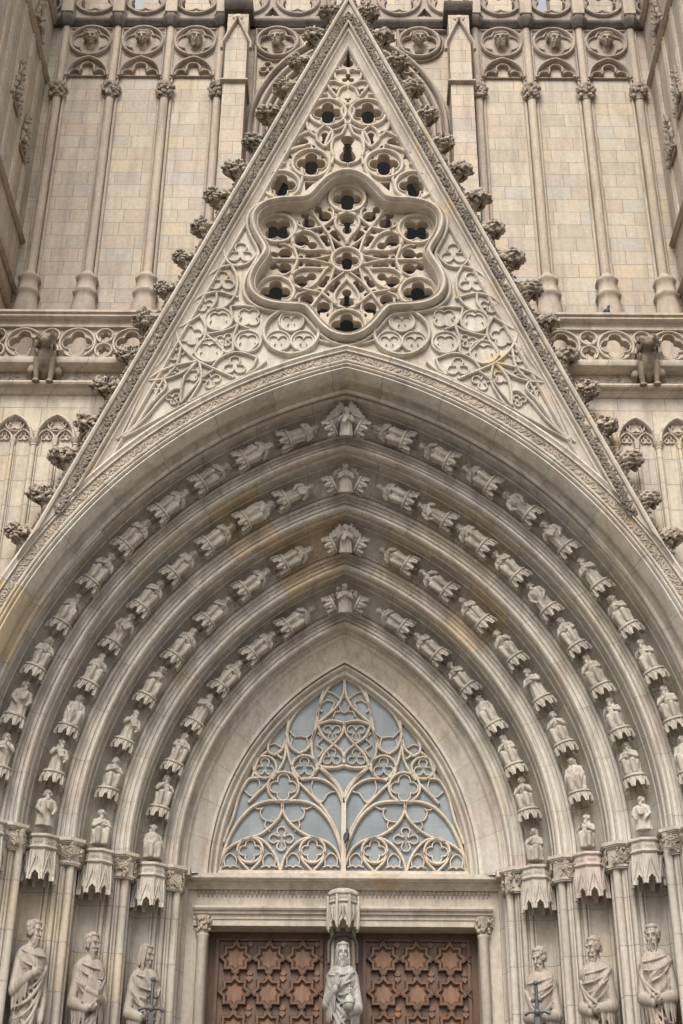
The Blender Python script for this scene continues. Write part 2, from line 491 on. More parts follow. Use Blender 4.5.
def head(mb, hair, c, yaw, pitch, beard=.12, curls=1.0, seed=0, hairlen=.15, bald=False, part=True):
    """face with brow, sockets, nose, mouth, ears and beard into mb; hair into the mesh builder hair. Front = -Y"""
    r = random.Random(seed)
    R = Matrix.Rotation(yaw, 3, 'Z') @ Matrix.Rotation(pitch, 3, 'X')
    C = Vector(c)
    def T(p): return C + R @ Vector(p)
    def E(p, rad, m=mb, M=None): m.ell(T(p), rad, R if M is None else R @ M, 14, 10)
    E((0, .015, .03), (.118, .138, .135))            # skull
    E((0, -.035, -.06), (.088, .095, .115))          # lower face
    E((0, -.075, -.135), (.05, .045, .04))           # chin
    for sx in (-1, 1):
        E((sx*.052, -.098, -.045), (.036, .03, .034))  # cheek
        E((sx*.045, -.124, .036), (.044, .024, .016))   # brow
        E((sx*.043, -.112, .006), (.021, .014, .012))  # eyeball in its socket
        E((sx*.122, .01, -.02), (.018, .034, .042))    # ear
    capsule(mb, T((0, -.122, .022)), T((0, -.163, -.042)), .014, .021, 8)   # nose
    E((0, -.128, -.088), (.036, .016, .0095)); E((0, -.125, -.107), (.03, .016, .011))   # lips
    capsule(mb, T((0, .02, -.10)), T((0, .035, -.27)), .075, .09, 12)       # neck
    if beard > 0:
        for k in range(26):
            a = -1.25 + 2.5*r.random(); z = -.075 - r.random()*(.06 + beard)
            q = max(.25, 1 + (z + .10)/(beard + .12)*.75)
            p0 = T((.088*sin(a)*q, -.052 - .07*cos(a)*q, z)); L = .05 + .05*r.random()
            capsule(hair, p0, p0 + R @ Vector((.015*r.uniform(-1, 1), -.008 + .02*r.random(), -L)), .021, .011, 7)
        for sx in (-1, 1): capsule(hair, T((sx*.008, -.142, -.078)), T((sx*.055, -.118, -.10)), .014, .008, 7)
    if not bald:
        hair.ell(T((0, .038, .050)), (.124, .132, .116), R, 16, 10)
    n = int(60*curls)
    for k in range(n):
        a = r.uniform(-2.25, 2.25); z = r.uniform(-.05 if hairlen < .2 else -.08, .12 if not bald else .02)
        rr = .125*sqrt(max(.1, 1 - ((z - .03)/.16)**2))
        p0 = T((rr*sin(a + 0), .025 + rr*1.08*cos(a), z))
        if hairlen > .2:
            capsule(hair, p0, p0 + R @ Vector((.03*sin(a), .02*cos(a), -hairlen*r.uniform(.45, .9))), .022, .013, 7)
        else:
            hair.ell(p0, (.026*r.uniform(.8, 1.3), .026, .026*r.uniform(.8, 1.6)), R, 8, 6)
    if not bald:
        for k in range(9):
            a = -1.15 + 2.3*k/8
            p0 = T((.098*sin(a), .02 - .108*cos(a), .115)); hair.ell(p0, (.028, .024, .024), R, 8, 6)

def robe(mb, H=1.98, seed=0, cloak_side=1, hem=1.0, wide=1.0, nu=190, nv=230):
    """one draped body: robe with hanging folds and a cloak that wraps over one shoulder"""
    r = random.Random(seed)
    key = [(0,.265,.25),(.05,.27,.255),(.35,.245,.225),(.9,.24,.215),(1.2,.235,.205),(1.45,.22,.19),(1.62,.25,.195),(1.8,.285,.20),(1.90,.288,.185),(1.97,.255,.165),(2.02,.19,.14),(2.06,.10,.11)]
    ph = [r.uniform(0, 6.28) for _ in range(10)]
    rings = []
    for i in range(nv + 1):
        z = 2.06*i/nv
        for a, b in zip(key, key[1:]):
            if a[0] <= z <= b[0] + 1e-9:
                t = (z - a[0])/(b[0] - a[0]); t = t*t*(3 - 2*t) if z > 1.85 else t
                rx, ry = a[1] + (b[1]-a[1])*t, a[2] + (b[2]-a[2])*t; break
        ring = []
        for j in range(nu):
            th = 2*pi*j/nu; s = sin(th)      # th=0 -> +X ; front is th=-pi/2
            fr = cos(th + pi/2)              # 1 in front
            side = cos(th)*cloak_side
            # hanging folds
            amp = .046*max(0, 1 - z/1.6)**.6 + .010
            f = (1 - 2*abs(sin(4.5*th + ph[0] + .35*sin(2.2*z + ph[1])))) * .6 + .45*sin(13*th + ph[2] + .9*sin(3*z + ph[3]))
            # one knee pressed through
            knee = .045*math.exp(-((th + pi/2 + .38*cloak_side)/.33)**2 - ((z - .78)/.36)**2)
            d = amp*f*(1 - .7*math.exp(-((th + pi/2 + .38*cloak_side)/.30)**2)*(1 if .3 < z < 1.2 else 0)) + knee
            # cloak: hem sweeps from one hip down to the other knee
            hz = hem + .42*side*-1 + .10*sin(3*th + ph[4]) + .045*sin(9*th + ph[5])
            if z > hz:
                e = min(1, (z - hz)/.03)
                diag = z*15 + th*cloak_side*3.0 + .8*sin(2*th + ph[8])
                d = d*.35 + e*(.030 + .030*(1 - 2*abs(sin(diag*.5 + ph[6]))**.8) *(1 if z < 1.72 else .6) + .009*sin(diag*1.9 + ph[7]))
                if z > 1.86: d *= max(0, 1 - (z - 1.86)/.16)
            else:
                if 1.32 < z < 1.40: d -= .014     # girdle
            d += .004*sin(31*th + 17*z)
            ring.append(((rx*wide + d)*cos(th), (ry + d)*sin(th), z))
        rings.append(ring)
    mb.loft(rings)
    # heavy gathered folds: diagonals of the cloak, then the hanging pleats of the robe
    def surf(th, z, o):
        rx = .245; ry = .205
        for a, b in zip(key, key[1:]):
            if a[0] <= z <= b[0] + 1e-9:
                t = (z - a[0])/(b[0] - a[0]); rx, ry = a[1] + (b[1]-a[1])*t, a[2] + (b[2]-a[2])*t; break
        return ((rx*wide + o)*cos(th), (ry + o)*sin(th), z)
    c = cloak_side
    for k in range(7):
        t0 = -pi/2 + r.uniform(-.12, .12) + c*(1.25 - .10*k); t1 = -pi/2 - c*(1.35 - .05*k); z0 = 1.80 - .05*k - .01*r.random(); z1 = 1.42 - .155*k
        pts = []
        for i in range(13):
            t = i/12; pts.append(surf(t0 + (t1 - t0)*t, z0 + (z1 - z0)*t**.8 - (.10 + .02*k)*sin(pi*t), .052))
        mb.tube(pts, [.009 + (.012 + .012*(k % 2))*sin(pi*min(1, .15 + i/13)) for i in range(13)], 7)
    for k in range(r.choice((4, 5, 6))):           # gathered folds across the breast
        z0 = 1.93 - .09*k + r.uniform(-.02, .02); dep = .05 + .04*k; sk = r.uniform(.0, .5)*c; q0 = r.uniform(.6, 1.15)
        mb.tube([surf(-pi/2 + a, z0 - dep*(1 - (a - sk)**2/1.4) - .02*a*c, .044 if z0 < 1.85 else .034) for a in [-q0 + (q0 + 1.0)*i/12 for i in range(13)]], [.004 + .012*sin(pi*i/12) for i in range(13)], 7)
    for k in range(11):
        th = -pi/2 - 1.5 + 3.0*k/10 + r.uniform(-.06, .06); zt = r.uniform(.75, 1.2)
        mb.tube([surf(th + .05*sin(3*q), zt*(1 - q), .022 + .03*q) for q in [i/9 for i in range(10)]], [.010 + .026*i/9 for i in range(10)], 7)

def sleeve(mb, sh, el, wr, r0=.095, r1=.088, r2=.064, drape=.26, seed=0):
    r = random.Random(seed)
    sh, el, wr = Vector(sh), Vector(el), Vector(wr)
    capsule(mb, sh, el, r0, r1, 14); capsule(mb, el, wr, r1, r2, 14)
    for k in range(4):               # gathered ridges round the elbow and forearm
        q = el.lerp(wr, .1 + .22*k); d = (wr - el).normalized()
        mb.ell(q, (r1*1.14 - .012*k, r1*1.14 - .012*k, .017), d.to_track_quat('Z', 'Y').to_matrix(), 12, 7)
    for k in range(5):               # the hanging sleeve under the forearm
        q = el.lerp(wr, .1 + .2*k); L = drape*(.65 + .5*sin(pi*(.2 + .15*k)))
        capsule(mb, q, q + Vector((.03*r.uniform(-1, 1), .02, -L)), .045, .016, 9)

def statue_mesh(name, seed, face, arms, cloak=1, hem=1.0, beard=.12, curls=1.0, hairlen=.15, bald=False, wide=1.0, lean=0.0, pitch=.1, extra=None, voxel=.0105):
    mb = MB(); hb = MB()
    robe(mb, seed=seed, cloak_side=cloak, hem=hem, wide=wide)
    for (sh, el, wr, hd, pn, cu) in arms:
        sh, el, wr = [(q[0]*.74, q[1], q[2]) for q in (sh, el, wr)]
        sleeve(mb, sh, el, wr, seed=seed)
        hand(mb, Vector(wr) + Vector(hd).normalized()*.05, hd, pn, 1.05, cu)
    for sx in (-1, 1):               # shoes under the hem
        mb.ell((sx*.11, -.27, .035), (.065, .13, .05)); 
    head(mb, hb, (0, -.065, 2.20), face, pitch, beard, curls, seed, hairlen, bald)
    if extra: extra(mb)
    me = remesh(mb, voxel, name, 0)
    hm = remesh(hb, .0085, name + '_hair', 0)
    return me, hm

S = 1.0
ARM = {
 # (shoulder, elbow, wrist, hand direction, palm normal, curl)
 'r_breast': ((-.30,-.02,1.84), (-.40,-.10,1.47), (-.12,-.30,1.62), (1,-.1,.55), (0,1,0), .7),
 'l_low':    ((.30,-.02,1.84), (.40,-.03,1.43), (.33,-.18,1.12), (-.1,-.25,-1), (-1,.2,0), .9),
 'l_breast': ((.30,-.02,1.84), (.41,-.08,1.47), (.14,-.30,1.50), (-1,-.15,.3), (0,1,0), .8),
 'r_low':    ((-.30,-.02,1.84), (-.41,-.05,1.43), (-.30,-.24,1.22), (.3,-.6,-.5), (1,.2,0), .9),
 'r_waist':  ((-.30,-.02,1.84), (-.42,-.08,1.45), (-.12,-.31,1.36), (1,-.25,0), (0,.5,1), .9),
 'l_waist':  ((.30,-.02,1.84), (.42,-.08,1.45), (.13,-.31,1.40), (-1,-.2,0), (0,.5,1), .9),
 'r_bless':  ((-.30,-.02,1.84), (-.43,-.10,1.50), (-.20,-.30,1.66), (.25,-.25,1), (0,-1,0), .25),
 'l_orb':    ((.30,-.02,1.84), (.43,-.08,1.45), (.21,-.30,1.36), (-.5,-.8,.15), (0,.1,1), .5),
}
def book(mb_at, ang=.2):
    def f(mb):
        M = Matrix.Rotation(ang, 3, 'Y') @ Matrix.Rotation(.15, 3, 'X')
        b = MB(); b.box(-.13, .13, -.04, .04, -.17, .17)
        mb.add([tuple(Vector(mb_at) + M @ Vector(p)) for p in b.v], b.f)
        b = MB(); b.box(-.12, .13, -.055, .055, -.02, .02)
        mb.add([tuple(Vector(mb_at) + M @ Vector(p)) for p in b.v], b.f)
    return f
def cord(mb):
    capsule(mb, (.05,-.25,1.35), (.08,-.30,.75), .02, .018)
STATUES = {
 'B-': statue_mesh('apostle_b', 11, .55, [ARM['r_breast'], ARM['l_low']], cloak=1, hem=.95, beard=.11, curls=1.2),
 'C-': statue_mesh('apostle_c', 23, .45, [ARM['r_waist'], ARM['l_breast']], cloak=1, hem=1.05, beard=.14, curls=1.2, extra=book((-.02,-.33,1.56), .25)),
 'D-': statue_mesh('apostle_d', 37, .6, [ARM['r_waist'], ARM['l_low']], cloak=1, hem=1.1, beard=0, curls=1.6, hairlen=.24, pitch=.15),
 'D+': statue_mesh('apostle_e', 41, -.35, [ARM['r_waist'], ARM['l_waist']], cloak=-1, hem=1.15, beard=.06, curls=.9, wide=1.06, pitch=.25),
 'C+': statue_mesh('apostle_f', 59, -.55, [ARM['r_waist'], ARM['l_waist']], cloak=-1, hem=1.2, beard=.13, curls=1.2, wide=1.03, pitch=.2),
 'B+': statue_mesh('apostle_g', 67, -.15, [ARM['r_waist'], ARM['l_waist']], cloak=-1, hem=1.0, beard=.30, curls=1.3, hairlen=.16, pitch=.12, extra=cord),
}
SAVIOUR = statue_mesh('saviour', 5, .05, [ARM['r_bless'], ARM['l_orb']], cloak=-1, hem=.85, beard=.08, curls=1.5, hairlen=.30, pitch=.1)

def small_figure(name, seed, wings=False, lying=0):
    """archivolt figure about 0.42 m tall, seated or standing, origin under its feet"""
    r = random.Random(seed); mb = MB(); seated = r.random() < .6 and not wings
    wid = r.uniform(1.05, 1.35)
    ph = r.uniform(0, 6)
    if seated:
        key = [(0,.085,.075,-.02),(.05,.08,.07,-.025),(.12,.088,.085,-.035),(.165,.09,.085,-.035),(.19,.078,.06,0),(.24,.07,.05,0),(.29,.082,.05,0),(.32,.05,.035,0),(.335,.025,.025,0)]
    else:
        key = [(0,.075,.06,0),(.06,.07,.055,0),(.18,.066,.05,0),(.24,.066,.048,0),(.29,.08,.048,0),(.32,.05,.035,0),(.335,.025,.025,0)]
    rings = []
    for i in range(45):
        z = .335*i/44
        for a, b in zip(key, key[1:]):
            if a[0] <= z <= b[0] + 1e-9:
                t = (z - a[0])/(b[0] - a[0]); rx, ry, oy = [a[k] + (b[k]-a[k])*t for k in (1, 2, 3)]; break
        rings.append([((rx*wid + .011*(1 - 2*abs(sin(4*th + ph + 14*z))) + .006*sin(11*th + 30*z))*cos(th), oy + (ry + .007*sin(7*th + ph))*sin(th), z) for th in [2*pi*j/40 for j in range(40)]])
    mb.loft(rings)
    if seated:
        for sx in (-1, 1):
            capsule(mb, (sx*.045, -.02, .17), (sx*.05, -.105, .165), .036, .034, 9); capsule(mb, (sx*.05, -.105, .165), (sx*.045, -.09, .02), .034, .03, 9)
    k = r.choice((0, 1, 2, 3))
    ar = [[(.075,-.01,.285),(.10,-.03,.215),(.03,-.085,.225)], [(.075,-.01,.285),(.10,-.03,.22),(.055,-.08,.275)], [(.075,-.01,.285),(.10,-.02,.20),(.07,-.07,.15)], [(.075,-.01,.285),(.095,-.04,.22),(.015,-.085,.26)]]
    for sx, q in ((-1, ar[k]), (1, ar[(k + r.choice((0, 1, 2))) % 4])):
        p = [Vector((a*sx, b, c)) for a, b, c in q]
        capsule(mb, p[0], p[1], .027, .026, 9); capsule(mb, p[1], p[2], .026, .017, 9)
        hand(mb, p[2], (p[2]-p[1]), (-sx*.3, .3, -1), .26, .5)
    if k in (1, 2):                      # book or scroll on the lap
        M = Matrix.Rotation(r.uniform(-.5, .5), 3, 'Y')
        b = MB(); b.box(-.03, .03, -.012, .012, -.045, .045)
        mb.add([tuple(Vector((.02*r.choice((-1, 1)), -.095, .225)) + M @ Vector(p)) for p in b.v], b.f)
    hz = .385
    tw = Matrix.Rotation(r.uniform(-.4, .4), 3, 'Z')
    mb.ell((0, -.008, hz), (.036, .042, .05), tw); mb.ell((0, .006, hz + .012), (.043, .043, .047), tw)
    capsule(mb, (0, 0, hz - .035), (0, .005, .30), .024, .03)
    nose = tw @ Vector((0, -.05, -.005)); mb.ell((nose.x, -.008 + nose.y, hz - .004), (.008, .01, .013))
    for sx in (-1, 1):
        e = tw @ Vector((sx*.016, -.042, .012)); mb.ell((e.x, -.008 + e.y, hz + e.z), (.012, .006, .005))
    for q in range(16):
        a = r.uniform(-2.0, 2.0); p = tw @ Vector((.042*sin(a), .042*cos(a), r.uniform(-.05, .03)))
        mb.ell((p.x, p.y, hz + p.z), (.013, .013, .016), None, 7, 5)
    if r.random() < .55 and not wings:   # beard
        p = tw @ Vector((0, -.035, -.052)); mb.ell((p.x, p.y, hz + p.z), (.022, .016, .035))
    mb.v = [(x*1.08, y*1.1, z*.96) for x, y, z in mb.v]
    me = remesh(mb, .0062, name, 0)
    return me

SMALL = [small_figure('archivolt_figure_%d' % i, 100 + 7*i) for i in range(11)]
ANGEL = small_figure('angel_figure', 803, wings=True)
QUEEN = small_figure('crowned_figure', 811, wings=True)

def wing_mesh(sgn):
    mb = MB()
    rows = 6
    for k in range(rows):
        L = .30 - .03*k; x = .03 + .022*k
        p0 = Vector((sgn*(.02 + .010*k), .045 - .004*k, .30 - .01*k)); p1 = Vector((sgn*(.06 + .030*k), .05, .30 + .11 - .045*k)); p2 = Vector((sgn*(.09 + .022*k), .045, .10 + .012*k))
        pts = [p0.lerp(p1, t) if t <= 1 else p1.lerp(p2, t - 1) for t in [i/4 for i in range(9)]]
        mb.tube(pts, [.018]*5 + [.02, .018, .014, .008], 7)
    return mb.mesh('wing')
WING = {s: wing_mesh(s) for s in (-1, 1)}

def crown_console(name, n=8, r0=.140, r1=.155, h=.175, tooth=.07):
    """little crown-shaped console: ring on top, flared faceted body, pointed arches cut into its lower rim, hollow below"""
    mb = MB(); N = n*10
    def pt(r, a, z): return (r*cos(a), r*sin(a), z)
    outer = []; 
    zs = []
    for j in range(N):
        q = (j % 10)/10.0
        w = abs(2*q - 1)                 # 1 at the facet edge, 0 at its middle
        zs.append(-h + tooth*sqrt(max(0, 1 - (w/.56)**2)) + (.012 if w < .2 else 0))
    def ring(r, z): return [pt(r, 2*pi*j/N, z) for j in range(N)]
    fac = [1.0 + .07*(abs(2*((j % 10)/10.0) - 1)) for j in range(N)]
    rings = [[pt(r0*.55, 2*pi*j/N, .0) for j in range(N)], ring(r0*1.02, .0), ring(r0*1.12, -.012), ring(r0*1.12, -.03), ring(r0*.98, -.042)]
    rings.append([pt(r0*.96*fac[j], 2*pi*j/N, -.055) for j in range(N)])
    rings.append([pt((r0 + .4*(r1-r0))*fac[j], 2*pi*j/N, -.11) for j in range(N)])
    rings.append([pt(r1*fac[j], 2*pi*j/N, zs[j]) for j in range(N)])
    rings.append([pt(r1*fac[j]*.86, 2*pi*j/N, zs[j] + .004) for j in range(N)])
    rings.append([pt(r0*.78, 2*pi*j/N, -.06) for j in range(N)])
    mb.loft(rings)
    for j in range(n):                   # little pinnacles at the facet edges
        a = 2*pi*j/n
        mb.tube([pt(r0*1.06, a, -.045), pt(r1*1.02, a, -h + .03), pt(r1*1.02, a, -h + .004)], [.010, .020, .014], 6)
        b = a + pi/n
        mb.tube([pt(r0*1.05, b, -.055), pt((r0+r1)*.53, b, -.10)], [.018, .01], 6)
    return mb
CROWN = crown_console('console').mesh('crown_console')

def pendant_canopy_mesh(name, n=8, r=.275, H=.60):
    mb = MB(); N = n*16
    def pt(rr, j, z):
        a = 2*pi*(j + .0)/N
        q = (j % 16)/16.0
        k = cos(pi/n)/cos((q - .5)*2*pi/n)       # true octagon
        return (rr*k*cos(a), rr*k*sin(a), z)
    def ring(rr, z): return [pt(rr, j, z) for j in range(N)]
    tooth = []
    for j in range(N):
        q = (j % 16)/16.0; w = abs(2*q - 1)
        t = .0 if w > .60 else (.025 + .095*sqrt(max(0, 1 - (w/.60)**2)) - .016*sin(min(1, w/.60)*pi)**2)
        tooth.append(-H + t)
    top = [ring(r*.5, 0), ring(r*1.0, 0), ring(r*1.06, -.012), ring(r*1.06, -.035), ring(r*.97, -.05), ring(r*.93, -.055), ring(r*.93, -.15),
           ring(r*1.02, -.16), ring(r*1.04, -.175), ring(r*1.0, -.19), ring(r*.90, -.20)]
    body = [ring(r*.90, -.21), ring(r*.93, -.40)]
    mb.loft(top + body + [[pt(r*1.0, j, tooth[j]) for j in range(N)], [pt(r*.86, j, tooth[j] + .005) for j in range(N)], ring(r*.80, -H + .15), ring(r*.30, -H + .17)])
    for i in range(n):
        a = 2*pi*i/n; b = a + pi/n; ci = cos(pi/n)
        def Q(rr, ang, z): return (rr*cos(ang), rr*sin(ang), z)
        # steep gablets on the faces and buttress pins on the corners
        for sg in (-1, 1):
            mb.tube([Q(r*.965*ci, b, -.225), Q(r*1.02, b + sg*pi/n*.86, -H + .075)], [.010, .011], 6)
        mb.tube([Q(r*.95, a, -.21), Q(r*1.0, a, -H + .04), Q(r*1.0, a, -H + .002)], [.012, .020, .022], 6)
        mb.tube([Q(r*.92*ci, b, -.26), Q(r*.97*ci, b, -H + .13)], [.02, .008], 6)
        for q in (-.55, 0, .55):             # small quatrefoils round the upper band
            e = b + q*pi/n; rr = r*.935*ci/cos(q*pi/n)
            for dx, dz in ((0, .018), (0, -.018), (1, 0), (-1, 0)):
                ee = e + dx*.018/r
                mb.ell(Q(rr, ee, -.102 + dz), (.013, .013, .012), None, 6, 5)
    return mb.mesh(name)
PENDANT = pendant_canopy_mesh('pendant_canopy')

# leaf lumps used for crockets, capitals and carved bands
def lump(seed):
    r = random.Random(seed); mb = MB()
    mb.ell((0,0,0), (1, .6, .75), None, 7, 5)
    mb.v = [tuple(c*(1 + r.uniform(-.25, .25)) for c in p) for p in mb.v]
    return mb
LUMPS = [lump(i) for i in range(6)]
def leaf_unit(seed):
    """curling leaf about 1 unit long in the x-z plane, relief towards -y"""
    r = random.Random(seed); mb = MB()
    s = r.choice((-1, 1))
    pts = [(-.5 + .9*t, -.12 - .1*sin(pi*t), s*(.28*sin(2*pi*t))) for t in [i/6 for i in range(7)]]
    mb.tube(pts, [.07, .08, .09, .09, .08, .07, .05], 5)
    for k in range(6):
        x = r.uniform(-.45, .45); z = r.uniform(-.42, .42)
        M = Matrix.Rotation(r.uniform(0, 6.28), 3, 'Y')
        l = r.choice(LUMPS); q = r.uniform(.12, .21)
        mb.add([tuple(Vector((x, -.12 - r.uniform(0, .12), z)) + M @ (Vector(p)*q)) for p in l.v], l.f)
    return mb
LEAVES = [leaf_unit(40 + i) for i in range(7)]
def leaf_band(mb, pts, width, y, relief=1.0, pitch=.8, seed=0, tilt=None):
    """carved foliage along pts (x, z) on the plane y"""
    r = random.Random(seed)
    acc = 0.0; step = width*pitch
    for a, b in zip(pts, pts[1:]):
        L = hypot(b[0]-a[0], b[1]-a[1])
        while acc <= L and L > 0:
            t = acc/L; x = a[0] + (b[0]-a[0])*t; z = a[1] + (b[1]-a[1])*t
            ang = atan2(b[1]-a[1], b[0]-a[0]); u = r.choice(LEAVES); fl = r.choice((-1, 1))
            ca, sa = cos(ang), sin(ang)
            vs = []
            for p in u.v:
                px, py, pz = p[0]*width, p[1]*width*relief, p[2]*width*fl
                vs.append((x + px*ca - pz*sa, y + py, z + px*sa + pz*ca))
            mb.add(vs, u.f); acc += step
        acc -= L

def crocket_mesh(seed):
    """leafy crocket: stalk that springs from the coping, a broad curled leaf head with a beak. x = outwards, z = up the slope, origin on the coping"""
    r = random.Random(seed); mb = MB()
    capsule(mb, (-.05, 0, -.12), (.16, 0, -.02), .07, .06); capsule(mb, (.16, 0, -.02), (.26, 0, .10), .075, .10)
    mb.ell((.25, 0, .13), (.17, .15, .10)); mb.ell((.35, 0, .10), (.11, .10, .07)); mb.ell((.12, 0, .12), (.11, .12, .08))
    mb.ell((.43, 0, .05), (.05, .055, .05))
    for k in range(46):
        a = r.uniform(0, 2*pi); b = r.uniform(-.9, 1.2)
        c = Vector((.25 + .20*cos(a)*cos(b), .16*sin(a)*cos(b), .11 + .11*sin(b)))
        q = r.uniform(.022, .045); mb.ell(c, (q*1.3, q, q*.9), Matrix.Rotation(r.uniform(0, 3), 3, 'Y'), 7, 5)
    for k in range(9):
        c = Vector((-.02 + .025*k, r.uniform(-.07, .07), -.16 + .02*k)); q = r.uniform(.03, .05); mb.ell(c, (q, q, q), None, 7, 5)
    for k in range(60):
        a = r.uniform(0, 2*pi); b = r.uniform(-1.1, 1.2)
        c = Vector((.25 + .23*cos(a)*cos(b), .18*sin(a)*cos(b), .11 + .14*sin(b)))
        q = r.uniform(.018, .032); mb.ell(c, (q*1.7, q, q*.8), Matrix.Rotation(r.uniform(0, 6), 3, Vector((r.random()-.5, r.random()-.5, r.random()-.5))), 7, 5)
    me = remesh(mb, .0125, 'crocket', 0)
    for v in me.vertices:
        p = Vector(v.co) + Vector((seed, 0, 0)); d = v.normal
        n1 = mnoise.noise(p*13); n2 = mnoise.noise(p*29 + Vector((7, 0, 0)))
        v.co = Vector(v.co) + d*(.045*(.4 - abs(n1)*2.2) + .014*n2)
    return me
CROCKETS = [crocket_mesh(900 + i) for i in range(5)]

def beast_mesh():
    """maned beast crouching on its ledge and craning out from the wall: front = -Y, feet at z 0, about 0.75 m tall"""
    mb = MB()
    mb.ell((0, .10, .26), (.15, .22, .20))                       # haunches
    mb.ell((0, -.02, .36), (.135, .15, .21), Matrix.Rotation(.35, 3, 'X'))   # deep chest
    capsule(mb, (0, -.02, .50), (0, -.12, .60), .10, .085)       # neck
    mb.ell((0, -.17, .63), (.095, .11, .085))                    # skull
    capsule(mb, (0, -.22, .60), (0, -.31, .575), .062, .048)     # muzzle
    capsule(mb, (0, -.22, .565), (0, -.29, .535), .04, .03)      # lower jaw
    mb.ell((0, -.345, .595), (.026, .016, .018))                 # nose
    for s in (-1, 1):
        mb.ell((s*.05, -.245, .655), (.024, .02, .016)); mb.ell((s*.045, -.225, .68), (.038, .026, .016))
        capsule(mb, (s*.085, -.12, .69), (s*.14, -.10, .655), .034, .02)     # ear
        capsule(mb, (s*.10, -.07, .36), (s*.105, -.10, .19), .062, .042); capsule(mb, (s*.105, -.10, .19), (s*.095, -.115, .05), .042, .036)  # foreleg
        mb.ell((s*.095, -.15, .032), (.055, .075, .034))         # paw
        for t in (-1, 0, 1): mb.ell((s*.095 + t*.03, -.21, .026), (.018, .034, .022))
        capsule(mb, (s*.15, .10, .30), (s*.18, -.01, .20), .085, .065); capsule(mb, (s*.18, -.01, .20), (s*.17, .09, .06), .05, .038)  # hind leg: knee forward, hock back
        mb.ell((s*.17, .01, .03), (.042, .08, .03))
    r = random.Random(4)
    for k in range(70):                                          # mane
        a = r.uniform(-2.5, 2.5); z = r.uniform(.40, .73); q = .115 + .03*r.random()
        p = Vector((q*sin(a), -.07 + q*.85*cos(a) - (z-.5)*.22, z))
        capsule(mb, p, p + Vector((.015*sin(a), .01, -.06)), .024, .010, 7)
    return remesh(mb, .0095, 'beast_body', 1)
BEAST = beast_mesh()
def beast_wing(s):
    mb = MB()
    for k in range(6):
        p0 = Vector((s*.12, .02, .50)); p1 = Vector((s*(.20 + .012*k), .10 + .01*k, .56 - .035*k)); p2 = Vector((s*(.20 + .006*k), .15, .22 + .02*k))
        mb.tube([p0.lerp(p1, .3), p0.lerp(p1, .7), p1, p1.lerp(p2, .4), p1.lerp(p2, .8), p2], [.024, .028, .03, .028, .02, .008], 7)
    return mb.mesh('beast_wing')
BWING = {s: beast_wing(s) for s in (-1, 1)}
def carved_head_mesh(seed):
    mb = MB(); r = random.Random(seed)
    head(mb, mb, (0, 0, 0), r.uniform(-.3, .3), .15, r.choice((0, 0, .03)), .9, seed, r.choice((.12, .16)))
    return remesh(mb, .012, 'carved_head', 1)
HEADS = [carved_head_mesh(300 + i) for i in range(4)]
def pigeon_mesh():
    mb = MB()
    mb.ell((0, 0, .10), (.055, .10, .06), Matrix.Rotation(-.6, 3, 'X'))
    capsule(mb, (0, -.05, .14), (0, -.075, .19), .036, .027); mb.ell((0, -.082, .205), (.026, .03, .026))
    capsule(mb, (0, -.105, .203), (0, -.125, .197), .008, .004); capsule(mb, (0, .07, .07), (0, .17, .02), .04, .022)
    for s in (-1, 1):
        mb.ell((s*.048, .03, .10), (.018, .10, .045), Matrix.Rotation(-.5, 3, 'X')); capsule(mb, (s*.02, -.01, .05), (s*.022, -.01, .0), .011, .008); capsule(mb, (s*.022, -.005, .004), (s*.022, -.04, .004), .008, .006)
    return remesh(mb, .006, 'pigeon', 1)
PIGEON = pigeon_mesh()
# ------------------------------------------------------------------ setting
g = MB(); g.box(-60, 60, -60, 80, GROUND - .5, GROUND); o = g.build('ground', M_pave); o['kind'] = 'structure'

# ------------------------------------------------------------------ the portal
portal = thing('portal', 'deep pointed stone portal of stepped arches around the wooden doors', 'portal', (0, 17.4, GROUND))
# moulded piece from one stepped edge to the next: (inwards, back)
STEP = [(0,.03),(-.015,.05),(-.02,.09),(.012,.105),(.012,.135),(-.004,.15),(-.004,.34),(.015,.345),(.015,.365),(.025,.43),(.05,.505),(.10,.56),(.16,.588),(.215,.598),(.215,.585),(.30,.585),
        (.34,.585),(.344,.61),(.362,.61),(.366,.585),(.38,.565),(.40,.56),(.42,.57),(.43,.61),(.455,.615),(.46,.59),(.475,.59),(.478,.61),(.495,.615),(.50,.595),
        (.54,.595),(.545,.615),(.562,.615),(.565,.59),(.575,.563),(.595,.548),(.617,.552),(.635,.575),(.642,.605)]
HOOD = [(7.13,17.3),(7.13,16.86),(7.115,16.835),(7.09,16.835),(7.075,16.86),(7.055,16.875),(7.045,16.86),(7.03,16.86),(7.025,16.905),(6.885,16.905),(6.88,16.86),(6.865,16.85),(6.85,16.86),(6.845,16.89),(6.83,16.895),
        (6.825,16.87),(6.81,16.86),(6.795,16.875),(6.79,16.91),(6.775,16.915),(6.77,16.89),(6.755,16.885),(6.745,16.90),(6.69,17.06),(6.68,17.09),(6.685,17.13),(6.72,17.16),(6.74,17.22),(6.72,17.28),(6.68,17.30),(6.655,17.30),(6.65,17.275),(6.63,17.27),(6.612,17.29),(6.608,17.33),(6.63,17.36)]
def rosette(mb, c, nrm, tan, s):
    # four petals on a face; c centre, nrm outward, tan along the arch
    c = Vector(c); n = Vector(nrm).normalized(); t = Vector(tan).normalized(); b = n.cross(t)
    for k in range(4):
        a = pi/4 + k*pi/2; d = t*cos(a) + b*sin(a); e = n.cross(d)
        m = c + d*s*.55
        vs = [c + d*s*.1, m + e*s*.27, c + d*s, m - e*s*.27, m + n*s*.34]
        mb.add([tuple(v) for v in vs], [(0,1,4),(1,2,4),(2,3,4),(3,0,4)])
